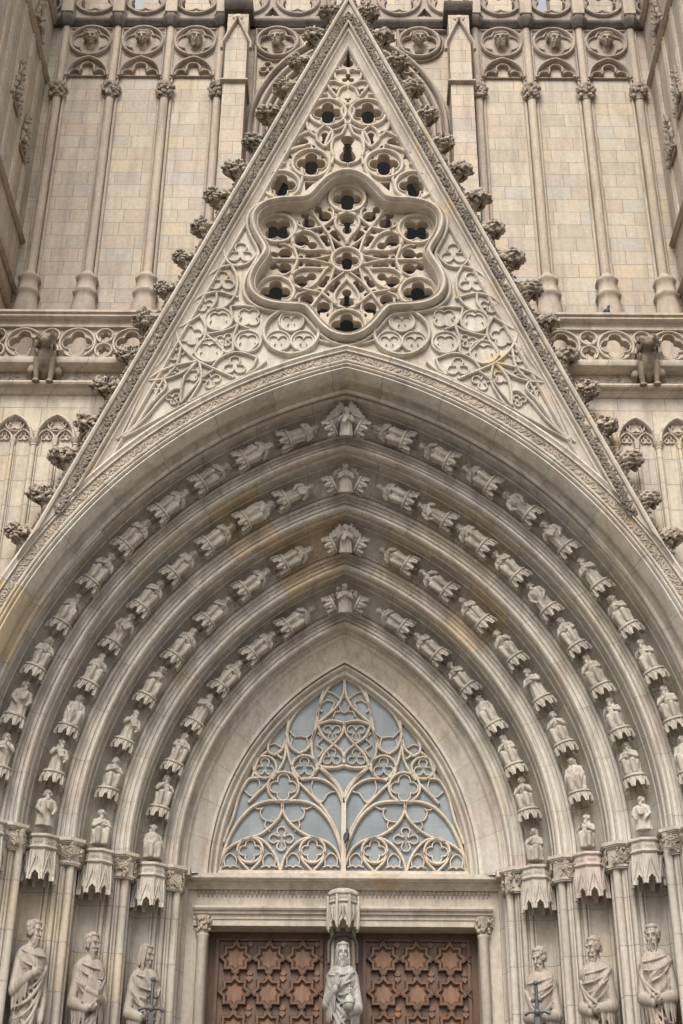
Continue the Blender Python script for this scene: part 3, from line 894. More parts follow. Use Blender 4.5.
ROWS = {  # figures per side, first angle, spacing (degrees), order
 'A': (11, .65, 6.55, 0), 'B': (10, 2.8, 6.7, 1), 'C': (8, 2.5, 8.1, 2), 'D': (7, 2.8, 8.67, 3)}
mb = MB(); uv = []
arch_sweep(mb, uv, HOOD, 72, 0, 0.0)
mb.build('hood_mould', M_arch, portal, 40, uvs=uv)
pts = arch_pts(6.955, 60); mbl = MB()
leaf_band(mbl, pts[6:], .15, 16.915, .75, .68, 1); leaf_band(mbl, mir(pts[6:])[::-1], .15, 16.915, .75, .68, 2)
for q in (pts, mir(pts)): mbl.bar(q, .066, 16.899, .004, False, [(-1, .004), (-1, 0), (1, 0), (1, .004)])
mbl.build('carved_frieze', M_frieze, portal)
for k in range(4):
    mb = MB(); uv = []
    prof = [(ER[k] - a*(ER[k] - ER[k+1])/.64, EY[k] + b*(EY[k+1] - EY[k])/.635) for a, b in STEP] + [(ER[k+1], EY[k+1] + .03)]
    arch_sweep(mb, uv, prof, 64, 0, k + 1.0)
    nf, a0, da, _ = list(ROWS.values())[k]
    for sgn in (1, -1):
        for i in range(nf):
            a = radians(a0 + da*(i + .5)); 
            if a > acos(CA/(ER[k] - .3)) - .03: continue
            R = ER[k] - .322; y = EY[k] + .584
            rosette(mb, (sgn*(CA - R*cos(a)), y, ZS + R*sin(a)), (0, -1, 0), (sgn*sin(a), 0, cos(a)), .062)
            R = ER[k] + .004; y = EY[k] + .27
            rosette(mb, (sgn*(CA - R*cos(a)), EY[k] + .245, ZS + R*sin(a)), (sgn*cos(a), 0, -sin(a)), (sgn*sin(a), 0, cos(a)), .040)
    uv += [(50 + 6*k, k + 1.0)]*(len(mb.v) - len(uv))
    mb.build('archivolt', M_arch, portal, 40, uvs=uv)
# innermost reveal down to the tympanum window
REV = [(R_ + (.08 if R_ < 3.8 else 0), Y_) for R_, Y_ in [(4.19,19.92),(4.20,19.96),(4.205,20.0),(4.17,20.01),(4.17,20.04),(4.15,20.05),(4.135,20.03),(4.115,20.025),(4.10,20.04),(4.095,20.09),(4.075,20.11),(3.83,20.32),(3.815,20.30),(3.795,20.29),(3.775,20.30),(3.765,20.34),(3.75,20.37),
       (3.735,20.36),(3.72,20.34),(3.70,20.335),(3.685,20.35),(3.68,20.40),(3.665,20.43),(3.645,20.42),(3.625,20.42),(3.61,20.44),(3.60,20.48),(3.60,20.80)]]
mb = MB(); uv = []
arch_sweep(mb, uv, REV, 56, 0, 6.0)
mb.build('window_reveal', M_arch, portal, 40, uvs=uv)

# jambs below the springing
def arc2(c, r, a0, a1, n=9):
    return [(c[0] + r*cos(radians(a0 + (a1-a0)*i/n)), c[1] + r*sin(radians(a0 + (a1-a0)*i/n))) for i in range(n+1)]
JAMB = ([(.0,.115),(-.02,.125),(-.02,.145)] + arc2((-.008,.175), .028, -95, 95, 5) + [(-.015,.225),(-.015,.51),(.02,.515),(.02,.56),(.06,.60),(.26,.60),(.265,.575),(.285,.575),(.29,.60)]
        + arc2((.325,.595), .03, 180, 360, 5) + [(.36,.625),(.385,.625),(.39,.60)] + arc2((.425,.595), .034, 180, 360, 6) + [(.465,.625),(.475,.60),(.495,.60),(.505,.63),(.53,.645),(.535,.665)] + arc2((.592,.682), .055, 190, 400, 12))
def vprof(mb, xy, z0, z1):
    n = len(xy)
    mb.add([(x, y, z0) for x, y in xy] + [(x, y, z1) for x, y in xy], [(i, i+1, n+i+1, n+i) for i in range(n-1)])
for k in range(4):
    for sgn in (-1, 1):
        mb = MB()
        vprof(mb, [(sgn*(ER[k] - a - CA), EY[k] + b) for a, b in JAMB], GROUND, ZS)
        mb.build('jamb', M_jamb, portal, 40)
for sgn in (-1, 1):       # outermost shaft, and the return to the door wall
    mb = MB()
    vprof(mb, [(sgn*x, y) for x, y in [(5.6, 16.9), (5.25, 16.9), (5.2, 16.95), (5.0, 17.05), (4.98, 17.25), (4.86, 17.28)] + [(4.77 - a, 17.36 + b) for a, b in arc2((-.048, .047), .055, 190, 400, 12)]], GROUND, ZS)
    mb.build('jamb', M_jamb, portal, 40)
    mb = MB()
    vprof(mb, [(sgn*(2.33 - a), 19.89 + b) for a, b in [(.0,.115),(-.02,.14),(.01,.18),(.01,.30),(.05,.33),(.07,.47),(.10,.50),(.10,.58)]] + [(sgn*2.0, 20.47)], GROUND, ZS)
    mb.build('jamb', M_jamb, portal, 40)

# capitals
CAPZ = [ZS, ZS, ZS, ZS]
for k in range(1, 5):
    for sgn in (-1, 1):
        x0 = ER[k] - CA; y0 = EY[k]
        def poly(e):     # L-shaped plan round the shaft cluster
            p = [(x0 + .34, y0 - .05 - e), (x0 + .05, y0 - .05 - e), (x0 - .05 - e, y0 + .04), (x0 - .05 - e, y0 + .24), (x0 + .02, y0 + .28), (x0 + .34, y0 + .28)]
            p[0] = (x0 + .34 + e, y0 - .05 - e)
            return [(sgn*a, b) for a, b in p]
        cap = MB()
        for e, za, zb in ((.075, -.045, .0), (.055, -.065, -.045), (.03, -.085, -.065), (.005, -.30, -.085), (.03, -.335, -.30), (.015, -.355, -.335)):
            cap.plan(poly(e), ZS + za, ZS + zb)
        c = cap.build('capital', M_jamb, portal)
        lf = MB(); r = random.Random(k*10 + sgn)
        for q in range(26):
            if q < 18: p = (x0 - .02 + .38*r.random(), y0 - .06, 0); nrm = (0, -1)
            else: p = (x0 - .06, y0 + .02 + .2*r.random(), 0); nrm = (-1, 0)
            z = ZS - .12 - .17*r.random()
            u = r.choice(LEAVES); sc = r.uniform(.10, .15); M = Matrix.Rotation(r.uniform(0, 6.28), 3, 'Y')
            vs = []
            for v in u.v:
                w = M @ (Vector(v)*sc)
                if nrm[0] == 0: vs.append((sgn*(p[0] + w.x), p[1] + w.y, z + w.z))
                else: vs.append((sgn*(p[0] + w.y), p[1] + w.x, z + w.z))
            lf.add(vs, u.f)
        lf.build('carved_leaves', M_frieze, c)

# wall round the doors, lintel, tympanum
zl0, zl1 = ZY(926, 20.4), ZY(907, 20.36)      # underside of the lintel moulding and its top
zs0, zs1 = ZY(886, 20.30), ZY(877, 20.25)     # string course under the window
XD = 1.93
mb = MB()
mb.plate([(-2.4, GROUND), (-XD, GROUND), (-XD, zl0), (XD, zl0), (XD, GROUND), (2.4, GROUND), (2.4, zs0 + .05), (-2.4, zs0 + .05)], [], 20.45, 21.3)
mb.box(-2.42, 2.42, 20.24, 21.3, zs0 + .055, ZS + .012)
for s in (-1, 1): mb.box(*sorted((s*2.17, s*2.46)), 19.97, 20.238, zs0 + .06, ZS + .010)
mb.build('door_wall', M_gable, portal)
mb = MB()
def hbar(mb, x0, x1, prof):
    # horizontal moulding; prof (y, z)
    n = len(prof)
    mb.add([(x0, y, z) for y, z in prof] + [(x1, y, z) for y, z in prof], [(i, (i+1) % n, n + (i+1) % n, n + i) for i in range(n)] + [tuple(range(n)), tuple(range(2*n-1, n-1, -1))])
h = zl1 - zl0
hbar(mb, -2.13, 2.13, [(20.46, zl0 - .004), (20.40, zl0 - .004), (20.395, zl0 + .02), (20.395, zl0 + .30*h), (20.375, zl0 + .33*h), (20.37, zl0 + .55*h), (20.33, zl0 + .58*h), (20.325, zl0 + .72*h), (20.29, zl0 + .75*h), (20.27, zl0 + .85*h), (20.27, zl0 + .95*h), (20.32, zl1), (20.46, zl1 + .03)])
mb.build('lintel', M_gable, portal, 30)
mb = MB(); h = zs1 - zs0
hbar(mb, -2.36, 2.36, [(20.46, zs0 - .03), (20.40, zs0 - .03), (20.36, zs0 + .1*h), (20.30, zs0 + .3*h), (20.28, zs0 + .55*h), (20.22, zs0 + .6*h), (20.20, zs0 + .75*h), (20.20, zs0 + .95*h), (20.26, zs1), (20.60, zs1 + .045), (20.60, zs0)])
mb.build('string_course', M_gable, portal, 30)
mb = MB()                                     # hanging fleurs under it
n = 66
for i in range(n):
    x = -2.1 + 4.2*(i + .5)/n; z = zs0 - .035
    mb.prism([(x - .025, z), (x - .012, z - .035), (x, z - .07), (x + .012, z - .035), (x + .025, z)], 20.425, 20.452)
    mb.ell((x, 20.445, z - .085), (.012, .012, .014), None, 6, 4); mb.ell((x + .032, 20.445, z - .045), (.013, .012, .012), None, 6, 4)
    mb.prism([(x - .006, z + .002), (x + .006, z + .002), (x + .006, z + .028), (x - .006, z + .028)], 20.40, 20.44)
mb.build('fleur_frieze', M_frieze, portal)
for sgn in (-1, 1):                           # colonnettes of the door frame
    x = sgn*1.985; zc = ZY(938, 20.4)
    mb = MB(); mb.lathe((x, 20.40, 0), [(.075, GROUND), (.075, zc), (.09, zc + .02), (.09, zc + .04), (.07, zc + .05)], 16, True)
    c = mb.build('colonnette', M_gable, portal, 50)
    mb = MB(); mb.lathe((x, 20.40, zc + .05), [(.072, 0), (.08, .08), (.115, .19), (.12, .21), (.125, .24), (.05, .245)], 8)
    r = random.Random(sgn + 3)
    for q in range(26):
        a = r.uniform(pi, 2*pi); zz = r.uniform(.03, .2); rr = .085 + .03*(zz/.2)
        mb.ell((x + rr*cos(a), 20.40 + rr*sin(a), zc + .05 + zz), (.024, .024, .028), None, 6, 5)
    mb.build('capital', M_frieze, c, 30)

# doors
def star(c, R, r, rot=pi/8*0):
    return [(c[0] + (R if i % 2 == 0 else r)*cos(rot + pi*i/8), c[1] + (R if i % 2 == 0 else r)*sin(rot + pi*i/8)) for i in range(16)]
pitch = 33.4*m_per_px(20.75, 4.6)
for sgn in (-1, 1):
    d = MB(); d.box(min(sgn*.17, sgn*XD), max(sgn*.17, sgn*XD), 20.80, 20.89, GROUND, zl0 + .02)
    door = d.build('door', M_wood, portal)
    cx = sgn*(.17 + (XD - .17)/2)
    lat = MB(); pan = MB()
    zt = ZY(959, 20.77)
    for row in range(12):
        for cl in (-1, 0, 1):
            c = (cx + cl*pitch, zt - row*pitch)
            R = pitch*.5
            pan.plate(star(c, R*.62, R*.46), [], 20.765, 20.80, False)
            for rr, w, y in ((.70, .024, 20.752), (.86, .028, 20.715)):
                lat.bar(star(c, R*rr, R*rr*.745), w, y, .075, True, [(-1, .075), (-1, .02), (-.5, 0), (.5, 0), (1, .02), (1, .075)])
            for k in range(4):      # crossed straps between neighbouring stars
                a = k*pi/2
                e = (c[0] + R*cos(a), c[1] + R*sin(a))
                for q in (-1, 1):
                    p0 = (e[0] + .075*cos(a + q*2.35), e[1] + .075*sin(a + q*2.35)); p1 = (e[0] + .075*cos(a + q*.79), e[1] + .075*sin(a + q*.79))
                    if k < 2: lat.bar([p0, (2*e[0] - p0[0], 2*e[1] - p0[1])], .019, 20.722, .07)
            for k in range(4):      # long straps between the crosses
                a = pi/4 + k*pi/2
                m = (c[0] + R*1.0*cos(a)*1.2, c[1] + R*1.0*sin(a)*1.2)
                if k in (0, 3): pan.plate([(m[0] - .05, m[1]), (m[0], m[1] - .05), (m[0] + .05, m[1]), (m[0], m[1] + .05)], [], 20.77, 20.80, False)
    x0, x1 = cx - pitch*1.5 - .03, cx + pitch*1.5 + .03
    for xx in (x0, x1): lat.box(xx - .022, xx + .022, 20.745, 20.80, GROUND, zt + pitch*.56)
    lat.box(x0 + .022, x1 - .022, 20.745, 20.80, zt + pitch*.52, zt + pitch*.56)
    lat.build('star_lattice', M_wood, door); pan.build('star_panel', M_wood2, door)
mb = MB(); mb.box(-.17, .17, 20.62, 21.30, GROUND, zl0 + .01)
for s in (-1, 1): mb.lathe((s*.15, 20.60, 0), [(.035, GROUND), (.035, zl0)], 10)
mb.build('trumeau', M_gable, portal, 40)

# tympanum window
mb = MB(); a1 = acos(CA/3.74)
gl = [(CA - 3.74*cos(a1*i/30), ZS + 3.74*sin(a1*i/30)) for i in range(31)]
mb.plate(gl + mir(gl[-2::-1]), [], 20.58, 20.62)
win = mb.build('window', M_glass, portal)
def TR(pts, org, sc, Y, closed=False, k=5):
    return spline([P2(org[0] + x/sc, org[1] + z/sc, Y) for x, z in pts], k, closed)
YW = 20.5
mb = MB()
O3, O4, SW = (210, 670), (210, 770), 4.879
def wb(pts, org, w=.022, closed=False, d=.075, y=0.0):
    p = TR(pts, org, SW, YW, closed)
    for q in (p, mir(p)): mb.bar(q, w, YW + y, d, closed)
def wc(c, rpx, org, n=4, rot=0.0, w=.020):
    C = P2(org[0] + c[0]/SW, org[1] + c[1]/SW, YW); r = rpx/SW*m_per_px(YW, C[1])
    for sg in (-1, 1):
        cc = (sg*abs(C[0]), C[1])
        mb.bar(circ(cc, r, 36), w, YW, .075, True)
        fo = foil(cc, r - w*.7, n, rot if sg < 0 else pi - rot, 72, .53, .40)
        mb.bar(fo, .011, YW + .03, .07, True)
big = .027
wb([(45,495),(62,400),(120,270),(200,180),(280,148),(349,150),(420,147),(500,165),(570,230),(620,330),(645,420),(652,495)], O4, big)
wb([(350,150),(350,190),(330,235),(280,285),(225,318),(160,338),(105,365),(65,405),(48,470)], O4)
wb([(350,150),(352,190),(375,240),(420,285),(480,320),(560,345),(612,390),(640,460)], O4)
wb([(340,495),(322,430),(285,370),(245,335),(200,323)], O4); wb([(340,495),(358,430),(400,370),(450,335),(500,323)], O4)
for cx_ in (192, 497):
    wc((cx_, 388), 62, O4); 
    wb([(cx_ - 62,395),(cx_ - 48,440),(cx_ - 12,480),(cx_ - 3,497)], O4, .02); wb([(cx_ + 62,395),(cx_ + 48,440),(cx_ + 12,480),(cx_ + 3,497)], O4, .02)
wc((355, 78), 76, O4, 4, 0)
for px_ in (95, 285, 402, 588):              # cusped little heads between
    wb([(px_ - 28,462),(px_ - 30,430),(px_ - 14,408),(px_,402),(px_ + 14,408),(px_ + 30,430),(px_ + 28,462)], O4, .0115, False, .07, .03)
    wb([(px_ - 40,470),(px_ - 14,462),(px_,470),(px_ + 14,462),(px_ + 40,470)], O4, .0115, False, .07, .03)
for sx_, c_ in ((-1, 350), (1, 350)):         # cusps of the two upper lights
    wb([(c_ + sx_*95,178),(c_ + sx_*108,200),(c_ + sx_*92,235),(c_ + sx_*40,246),(c_ + sx_*12,232)], O4, .0115, False, .07, .03)
    wb([(c_ + sx_*155,168),(c_ + sx_*120,185),(c_ + sx_*105,182)], O4, .0115, False, .07, .03)
    wb([(c_ + sx_*60,295),(c_ + sx_*85,270),(c_ + sx_*80,240)], O4, .0115, False, .07, .03)
p = [P2(O4[0] + x/SW, O4[1] + z/SW, YW) for x, z in ((345, 330),)]
for sg in (-1, 1): mb.bar(foil((sg*abs(p[0][0]), p[0][1]), .19, 4, 0, 72, .60, .34), .012, YW + .03, .07, True)
wb([(62,350),(86,285),(110,225),(140,120),(178,50),(205,36),(235,36)], O4); wb([(185,155),(225,115),(280,62)], O4); wb([(235,40),(240,75),(222,108),(195,120),(165,95)], O4, .0115, False, .07, .03)
wb([(432,60),(490,118),(560,195),(618,300),(640,400),(650,460)], O4); wb([(440,45),(500,38),(560,50),(612,92),(645,160)], O4)
wb([(500,40),(492,90),(512,130),(545,148),(575,110),(612,100)], O4, .0115, False, .07, .03); wb([(545,148),(530,165)], O4, .02)
# centre mullion
mb.box(-.035, .035, YW - .01, YW + .13, ZS + .06, P2(344, 803, YW)[1])
wb([(655,165),(648,140),(625,85),(580,25),(530,-22)], O4, .028)
# upper half
wb([(655,30),(648,110),(620,170),(565,222),(522,258)], O3); wb([(655,28),(590,68),(552,125),(525,195),(522,258),(498,330),(498,410),(530,470),(600,530),(640,585),(655,650)], O3)
wb([(525,262),(590,243),(655,256)], O3); wb([(522,260),(548,320),(600,360),(645,400),(655,450)], O3); wb([(655,258),(642,310),(600,360),(552,410),(528,468)], O3); wb([(528,468),(600,474),(655,462)], O3, .03)
for c_, rot in (((595,297), -pi/2), ((592,422), pi/2)):
    C = P2(O3[0] + c_[0]/SW, O3[1] + c_[1]/SW, YW)
    for sg in (-1, 1): mb.bar(foil((sg*abs(C[0]), C[1]), .145, 3, rot, 60, .55, .42), .010, YW + .03, .07, True)
wb([(655,120),(630,160),(640,195),(655,205)], O3, .0115, False, .07, .03); wb([(600,225),(610,200),(640,195)], O3, .0115, False, .07, .03)
wb([(522,300),(545,330),(520,360),(548,385),(525,420)], O3, .012, False, .07, .03)
wb([(560,95),(600,110),(640,140)], O3, .012, False, .07, .03); wb([(570,140),(605,155),(575,215)], O3, .012, False, .07, .03); wb([(545,200),(530,170),(570,140)], O3, .012, False, .07, .03)
wb([(552,92),(455,165),(398,235),(375,305),(392,372),(435,405)], O3); wb([(552,92),(530,180),(508,290),(484,370),(435,405)], O3)
wb([(385,290),(410,318),(440,318),(470,322),(500,300)], O3, .0115, False, .07, .03); wb([(400,330),(395,365),(435,402),(475,365),(470,325)], O3, .0115, False, .07, .03)
wb([(382,238),(322,288),(288,345),(282,390),(312,413)], O3); wb([(382,238),(370,315),(352,380),(312,413)], O3); wb([(292,360),(315,355),(345,372)], O3, .0115, False, .07, .03)
wc((265,470), 56, O3, 3, pi/2); wc((458,470), 60, O3, 3, pi/2)
wb([(368,310),(366,400),(352,450),(318,505),(300,530)], O3); wb([(368,350),(388,440),(408,485),(440,530)], O3)
wb([(205,520),(235,430),(282,390)], O3, .02); wb([(505,505),(530,470)], O3, .02); wb([(325,410),(350,430)], O3, .018)
# outer frame of the glazing
fr = [(CA - 3.695*cos(acos(CA/3.695)*i/40), ZS + 3.695*sin(acos(CA/3.695)*i/40)) for i in range(41)]
mb.bar(fr + mir(fr)[-2::-1], .03, YW - .01, .16); mb.box(-1.84, 1.84, YW - .02, YW + .15, ZS, ZY(871, YW))
mb.build('tracery', M_win, win, 40)

# pendant canopies over the apostles
def local(o, root):
    o.parent = root; o.matrix_parent_inverse = Matrix.Identity(4)
    return o
SIDE = {-1: 'left', 1: 'right'}
DR, DY = .245, .36
for k, key in enumerate('ABCD'):
    for sgn in (-1, 1):
        me = PENDANT.copy()
        o = link('canopy', me, M_pink if (key == 'C' and sgn > 0) else M_figure, None, 35)
        o.parent = portal; o.matrix_parent_inverse = portal.matrix_basis.inverted()
        o.location = (sgn*(ER[k] - CA - DR), EY[k] + DY, 5.62); o.scale = (.86, .86, 1.0)
        o.rotation_euler.z = radians(22.5)
# ------------------------------------------------------------------ archivolt figures
CONS_M = M_figure
ORDN = ['first', 'second', 'third', 'fourth', 'fifth', 'sixth', 'seventh', 'eighth', 'ninth', 'tenth', 'eleventh']
ROWN = {'A': 'outermost', 'B': 'second outermost', 'C': 'second innermost', 'D': 'innermost'}
for me in SMALL + [ANGEL, QUEEN]: me.materials.append(M_figure); me.shade_smooth()
CROWN.materials.append(M_figure)
CROWN.shade_smooth(); CROWN.set_sharp_from_angle(angle=radians(35))
for w in list(WING.values()): w.materials.append(M_figure); w.shade_smooth()
rr = random.Random(3)
def frame(up, front, loc):
    up = Vector(up).normalized(); fr = Vector(front); fr = (fr - up*fr.dot(up)).normalized()
    yv = -fr; xv = yv.cross(up)
    M = Matrix((xv, yv, up)).transposed().to_4x4(); M.translation = Vector(loc); return M
for key, (nf, a0, da, k) in ROWS.items():
    R = ER[k] - DR; Y = EY[k] + DY
    last = -1
    for sgn in (-1, 1):
        for i in range(nf):
            ac = a0 + da*i
            a = radians(ac) - (.13/R if i else .2/R)
            if key == 'A' and i < 1: continue
            if key == 'A' and ac > 67: continue
            a = max(a, radians(-.6))
            inward = Vector((-sgn*cos(a), 0, -sin(a))); up = Vector((-sgn*sin(a), 0, cos(a)))
            loc = (sgn*(R*cos(a) - CA), Y, ZS + R*sin(a))
            t = thing('archivolt_statuette', 'x', 'statuette', (0,0,0), 'statuettes of the %s arch row' % ROWN[key])
            t.matrix_world = frame(up, inward*.5 + Vector((0, -1, 0)), loc)
            s = rr.uniform(1.04, 1.14); fl = rr.choice((-1, 1))
            v = rr.choice([q for q in range(len(SMALL)) if q != last]); last = v
            f = local(bpy.data.objects.new('figure', SMALL[v]), t); COL.objects.link(f); f.scale = (s*1.0*fl, s, s*1.06)
            pos = 'lowest' if i == (1 if key == 'A' else 0) else ('topmost' if i == nf - 1 else ORDN[i if key == 'A' else i] + ' from below')
            if i or key == 'A':
                c = local(bpy.data.objects.new('crown_console', CROWN), t); COL.objects.link(c); c.scale = (1.03, 1.03, 1.03)
                t['label'] = 'saint statuette, %s, %s side of the %s arch row' % (pos, SIDE[sgn], ROWN[key])
            else:
                t['label'] = 'saint statuette upon the pendant canopy, %s side of the %s arch row' % (SIDE[sgn], ROWN[key])
    # keystone group
    apex = ZS + sqrt(R*R - CA*CA)
    wing = key in 'AC'
    kl = {'A': 'winged angel between two crown consoles at the apex of the outermost arch row', 'B': 'crowned standing saint at the apex below the topmost winged angel',
          'C': 'winged angel with drooping wings at the apex of the second innermost row', 'D': 'cloaked saint amid foliage at the apex just above the glazed window'}[key]
    t = thing('keystone_statuette', kl, 'statuette', (0,0,0), 'keystone figures')
    t.matrix_world = frame((0, -.35, 1), (0, -1, -.35), (0, Y - .10, apex - .33))
    f = local(bpy.data.objects.new('figure', ANGEL if wing else QUEEN), t); COL.objects.link(f); f.scale = (1.0, 1.0, 1.05)
    for sgn in (-1, 1):
        c = local(bpy.data.objects.new('crown_console', CROWN), t); COL.objects.link(c)
        c.matrix_basis = Matrix.Translation((sgn*.17, .03, .12)) @ Matrix.Rotation(sgn*-radians(66), 4, 'Y').inverted() @ Matrix.Scale(.98, 4)
        c.matrix_basis = Matrix.Translation((sgn*.17, .05, .15)) @ Matrix.Rotation(radians(-64*sgn), 4, 'Y') @ Matrix.Scale(.9, 4)
        if wing:
            w = local(bpy.data.objects.new('wing', WING[sgn]), t); COL.objects.link(w)
            w.scale = (1.45, 1.2, 1.35 if key == 'A' else 1.1)
        else:
            lf = MB()
            for q in range(16):
                a = rr.uniform(.2, 1.6); lf.merge(LUMPS[q % 6], Matrix.Translation((sgn*(.05 + .16*sin(a)), .02, .12 + .26*cos(a)*rr.uniform(.6, 1.1))) @ Matrix.Rotation(rr.uniform(0, 3), 4, 'Y') @ Matrix.Scale(.034, 4))
            x = link('foliage_spray', lf.mesh('foliage_spray'), M_frieze); local(x, t)

# ------------------------------------------------------------------ apostles and the saviour
DESC = {
 'B-': ('bearded stone saint with one hand on his breast and the other arm hanging low', .45),
 'C-': ('bearded stone saint holding a book before his chest, between two other saints', .40),
 'D-': ('beardless long-haired stone saint behind a dark cross-hilted sword beside the door frame', .30),
 'D+': ('stocky stone saint bending his head over a dark studded staff beside the door frame', -.30),
 'C+': ('stone saint in a wide cloak looking down with both hands folded at his waist', -.40),
 'B+': ('stone saint with a long flowing beard and knotted cord hanging from his hands', -.30)}
SZ = 2.17
for key, (lab, rz) in DESC.items():
    k = 'ABCD'.index(key[0]); sgn = -1 if key[1] == '-' else 1
    x, y = sgn*(ER[k] - CA - .28), EY[k] + .30
    t = thing('apostle_statue', lab, 'statue', (x, y, SZ), 'apostle statues of the door jambs'); t.rotation_euler.z = rz; t.scale = (.67, .88, 1.0)
    b, h = STATUES[key]
    o = link('body', b, M_statue, None, 180); local(o, t); o = link('hair', h, M_statue, None, 180); local(o, t)
    mb = MB(); mb.lathe((x, y + .05, 0), [(.34, GROUND), (.34, GROUND + .5), (.28, GROUND + .6), (.26, SZ - .75), (.30, SZ - .6), (.37, SZ - .2), (.37, SZ - .04), (.33, SZ)], 8, True, pi/8)
    mb.build('pedestal', M_jamb, portal)
def sword(name, label, x, y, z0, z1, rz, studs):
    t = thing(name, label, 'sword' if name == 'sword' else 'staff', (x, y, z0)); t.rotation_euler.z = rz
    b = MB(); H = z1 - z0
    b.bbox(-.045, .045, -.02, .02, 0, H*.72, .012)
    if studs:
        n = 16
        for i in range(n):
            z = H*.70*(i + .5)/n
            for s in (-1, 1): b.ell((s*.05, -.005, z), (.02, .024, .022), None, 8, 6)
    o = local(link('blade' if name == 'sword' else 'shaft', b.mesh('b'), M_metal), t)
    b = MB(); b.tube([(-.17, 0, H*.74), (-.10, 0, H*.755), (.10, 0, H*.755), (.17, 0, H*.74)], [.028, .020, .020, .028], 8)
    b.ell((0, 0, H*.755), (.045, .035, .045)); b.tube([(0, 0, H*.76), (0, 0, H*.93)], .024, 8); b.ell((0, 0, H*.95), (.034, .03, .034))
    if studs:
        for s in (-1, 1): b.ell((s*.05, 0, H*.83), (.028, .026, .028))
    local(link('hilt' if name == 'sword' else 'finial', b.mesh('h'), M_metal), t)
kx, ky = -(ER[3] - CA - .28), EY[3] + .30
sword('sword', 'dark ornate sword held point down before the beardless long-haired saint', kx + .17, ky - .38, SZ + .05, SZ + 1.92, .3, True)
sword('studded_staff', 'dark studded metal staff with cross head held before the stocky bowing saint', -kx - .13, ky - .40, SZ + .05, SZ + 1.90, -.3, True)

xs, ys, zsv = -.0, 20.36, ZY(938, 20.2) - 2.38
t = thing('saviour_statue', 'pale grey stone Christ with raised hand and orb between the two doors', 'statue', (xs, ys, zsv)); t.scale = (.70, .9, 1.0)
o = link('body', SAVIOUR[0], M_saviour, None, 180); local(o, t); o = link('hair', SAVIOUR[1], M_saviour, None, 180); local(o, t)
b = MB(); b.ell((.13, -.46, 1.46), (.105, .105, .105), None, 18, 12); b.tube([(.13, -.46, 1.55), (.13, -.46, 1.70)], .014, 7); b.tube([(.085, -.46, 1.645), (.175, -.46, 1.645)], .014, 7); b.tube([(.13 + .107*cos(q), -.46 + .107*sin(q), 1.46) for q in [2*pi*i/20 for i in range(21)]], .012, 6)
local(link('orb', b.mesh('orb'), M_saviour, None, 50), t)
mb = MB(); mb.lathe((0, 20.36, 0), [(.40, GROUND), (.40, GROUND + .6), (.30, GROUND + .7), (.28, zsv - .6), (.36, zsv - .3), (.40, zsv - .1), (.38, zsv)], 8, True, pi/8)
mb.build('pedestal', M_jamb, portal)
# tall canopy above him, with its dark shell niche
zc1 = ZY(890, 20.1)
me = PENDANT.copy(); o = link('canopy', me, M_figure, None, 35); o.parent = portal; o.matrix_parent_inverse = portal.matrix_basis.inverted()
o.location = (0, 20.33, zc1); o.scale = (.80, .80, .80); o.rotation_euler.z = radians(22.5)
mb = MB()
mb.lathe((0, 20.33, zc1), [(.02, .055), (.17, .05), (.215, .02), (.225, .0)], 8, True, pi/8)
for i in range(8):
    a = pi*2*i/8 + pi/8
    if sin(a) > .5: continue
    c, s_ = .235*cos(a), 20.33 + .235*sin(a)
    mb.tube([(c, s_, zc1 - .05), (c, s_, zc1 - .46), (c*.9, s_, zc1 - .52)], [.016, .024, .008], 7)
    b2 = a + pi/8
    mb.tube([(.22*cos(b2), 20.33 + .22*sin(b2), zc1 - .22), (.2*cos(b2), 20.33 + .2*sin(b2), zc1 - .38)], [.03, .014], 6)
mb.build('canopy_crown', M_figure, portal, 40)
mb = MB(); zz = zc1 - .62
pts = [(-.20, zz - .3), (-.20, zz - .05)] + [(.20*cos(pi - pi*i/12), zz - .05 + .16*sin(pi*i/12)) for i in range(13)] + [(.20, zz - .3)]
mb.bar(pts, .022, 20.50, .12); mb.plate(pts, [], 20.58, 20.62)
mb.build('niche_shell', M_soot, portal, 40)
# ------------------------------------------------------------------ the gable
gable = thing('gable', 'steep openwork stone gable with crockets and a six-lobed traceried rosette', 'gable', (0, YG, 8.5))
ZA = 20.03; SB, CB = 4.58/hypot(4.58, 11.51), 11.51/hypot(4.58, 11.51); TB = SB/CB
RC = 14.32                                   # rosette centre
def half(z, n): return (ZA - z)*TB - n/CB
def rose_r(ph): return 1.30 + .38*((1 + cos(6*(ph - pi/2)))/2)**.85
def rose_pts(d, a0=0.0, a1=2*pi, n=180, end=False):
    return [((rose_r(a) + d)*cos(a), RC + (rose_r(a) + d)*sin(a)) for a in [a0 + (a1 - a0)*i/n for i in range(n + (1 if end else 0))]]
# solid field with one opening: rosette and the openwork above it
NI = .45
arc = [(-(x), z) for x, z in []]
hoodline = [(CA - 7.05*cos(a), ZS + 7.05*sin(a)) for a in [acos(CA/7.05)*(.28 + .72*i/40) for i in range(41)]]
low = hoodline[0]
outl = [(0, ZA - .2/SB)] + [(-half(low[1] + .3, .2), low[1] + .3)] + hoodline + mir(hoodline[-2::-1]) + [(half(low[1] + .3, .2), low[1] + .3)]
A0, A1 = radians(140), radians(400)
lowpart = rose_pts(-.10, A0, A1, 150, True)
hole = [(0, ZA - NI/SB)] + [(-half(z, NI), z) for z in (17.5, 16.3, 15.75)] + lowpart + [(half(z, NI), z) for z in (15.75, 16.3, 17.5)]
mb = MB(); mb.plate(outl, [hole], 16.95, 17.35)
mb.build('field', M_field, gable)
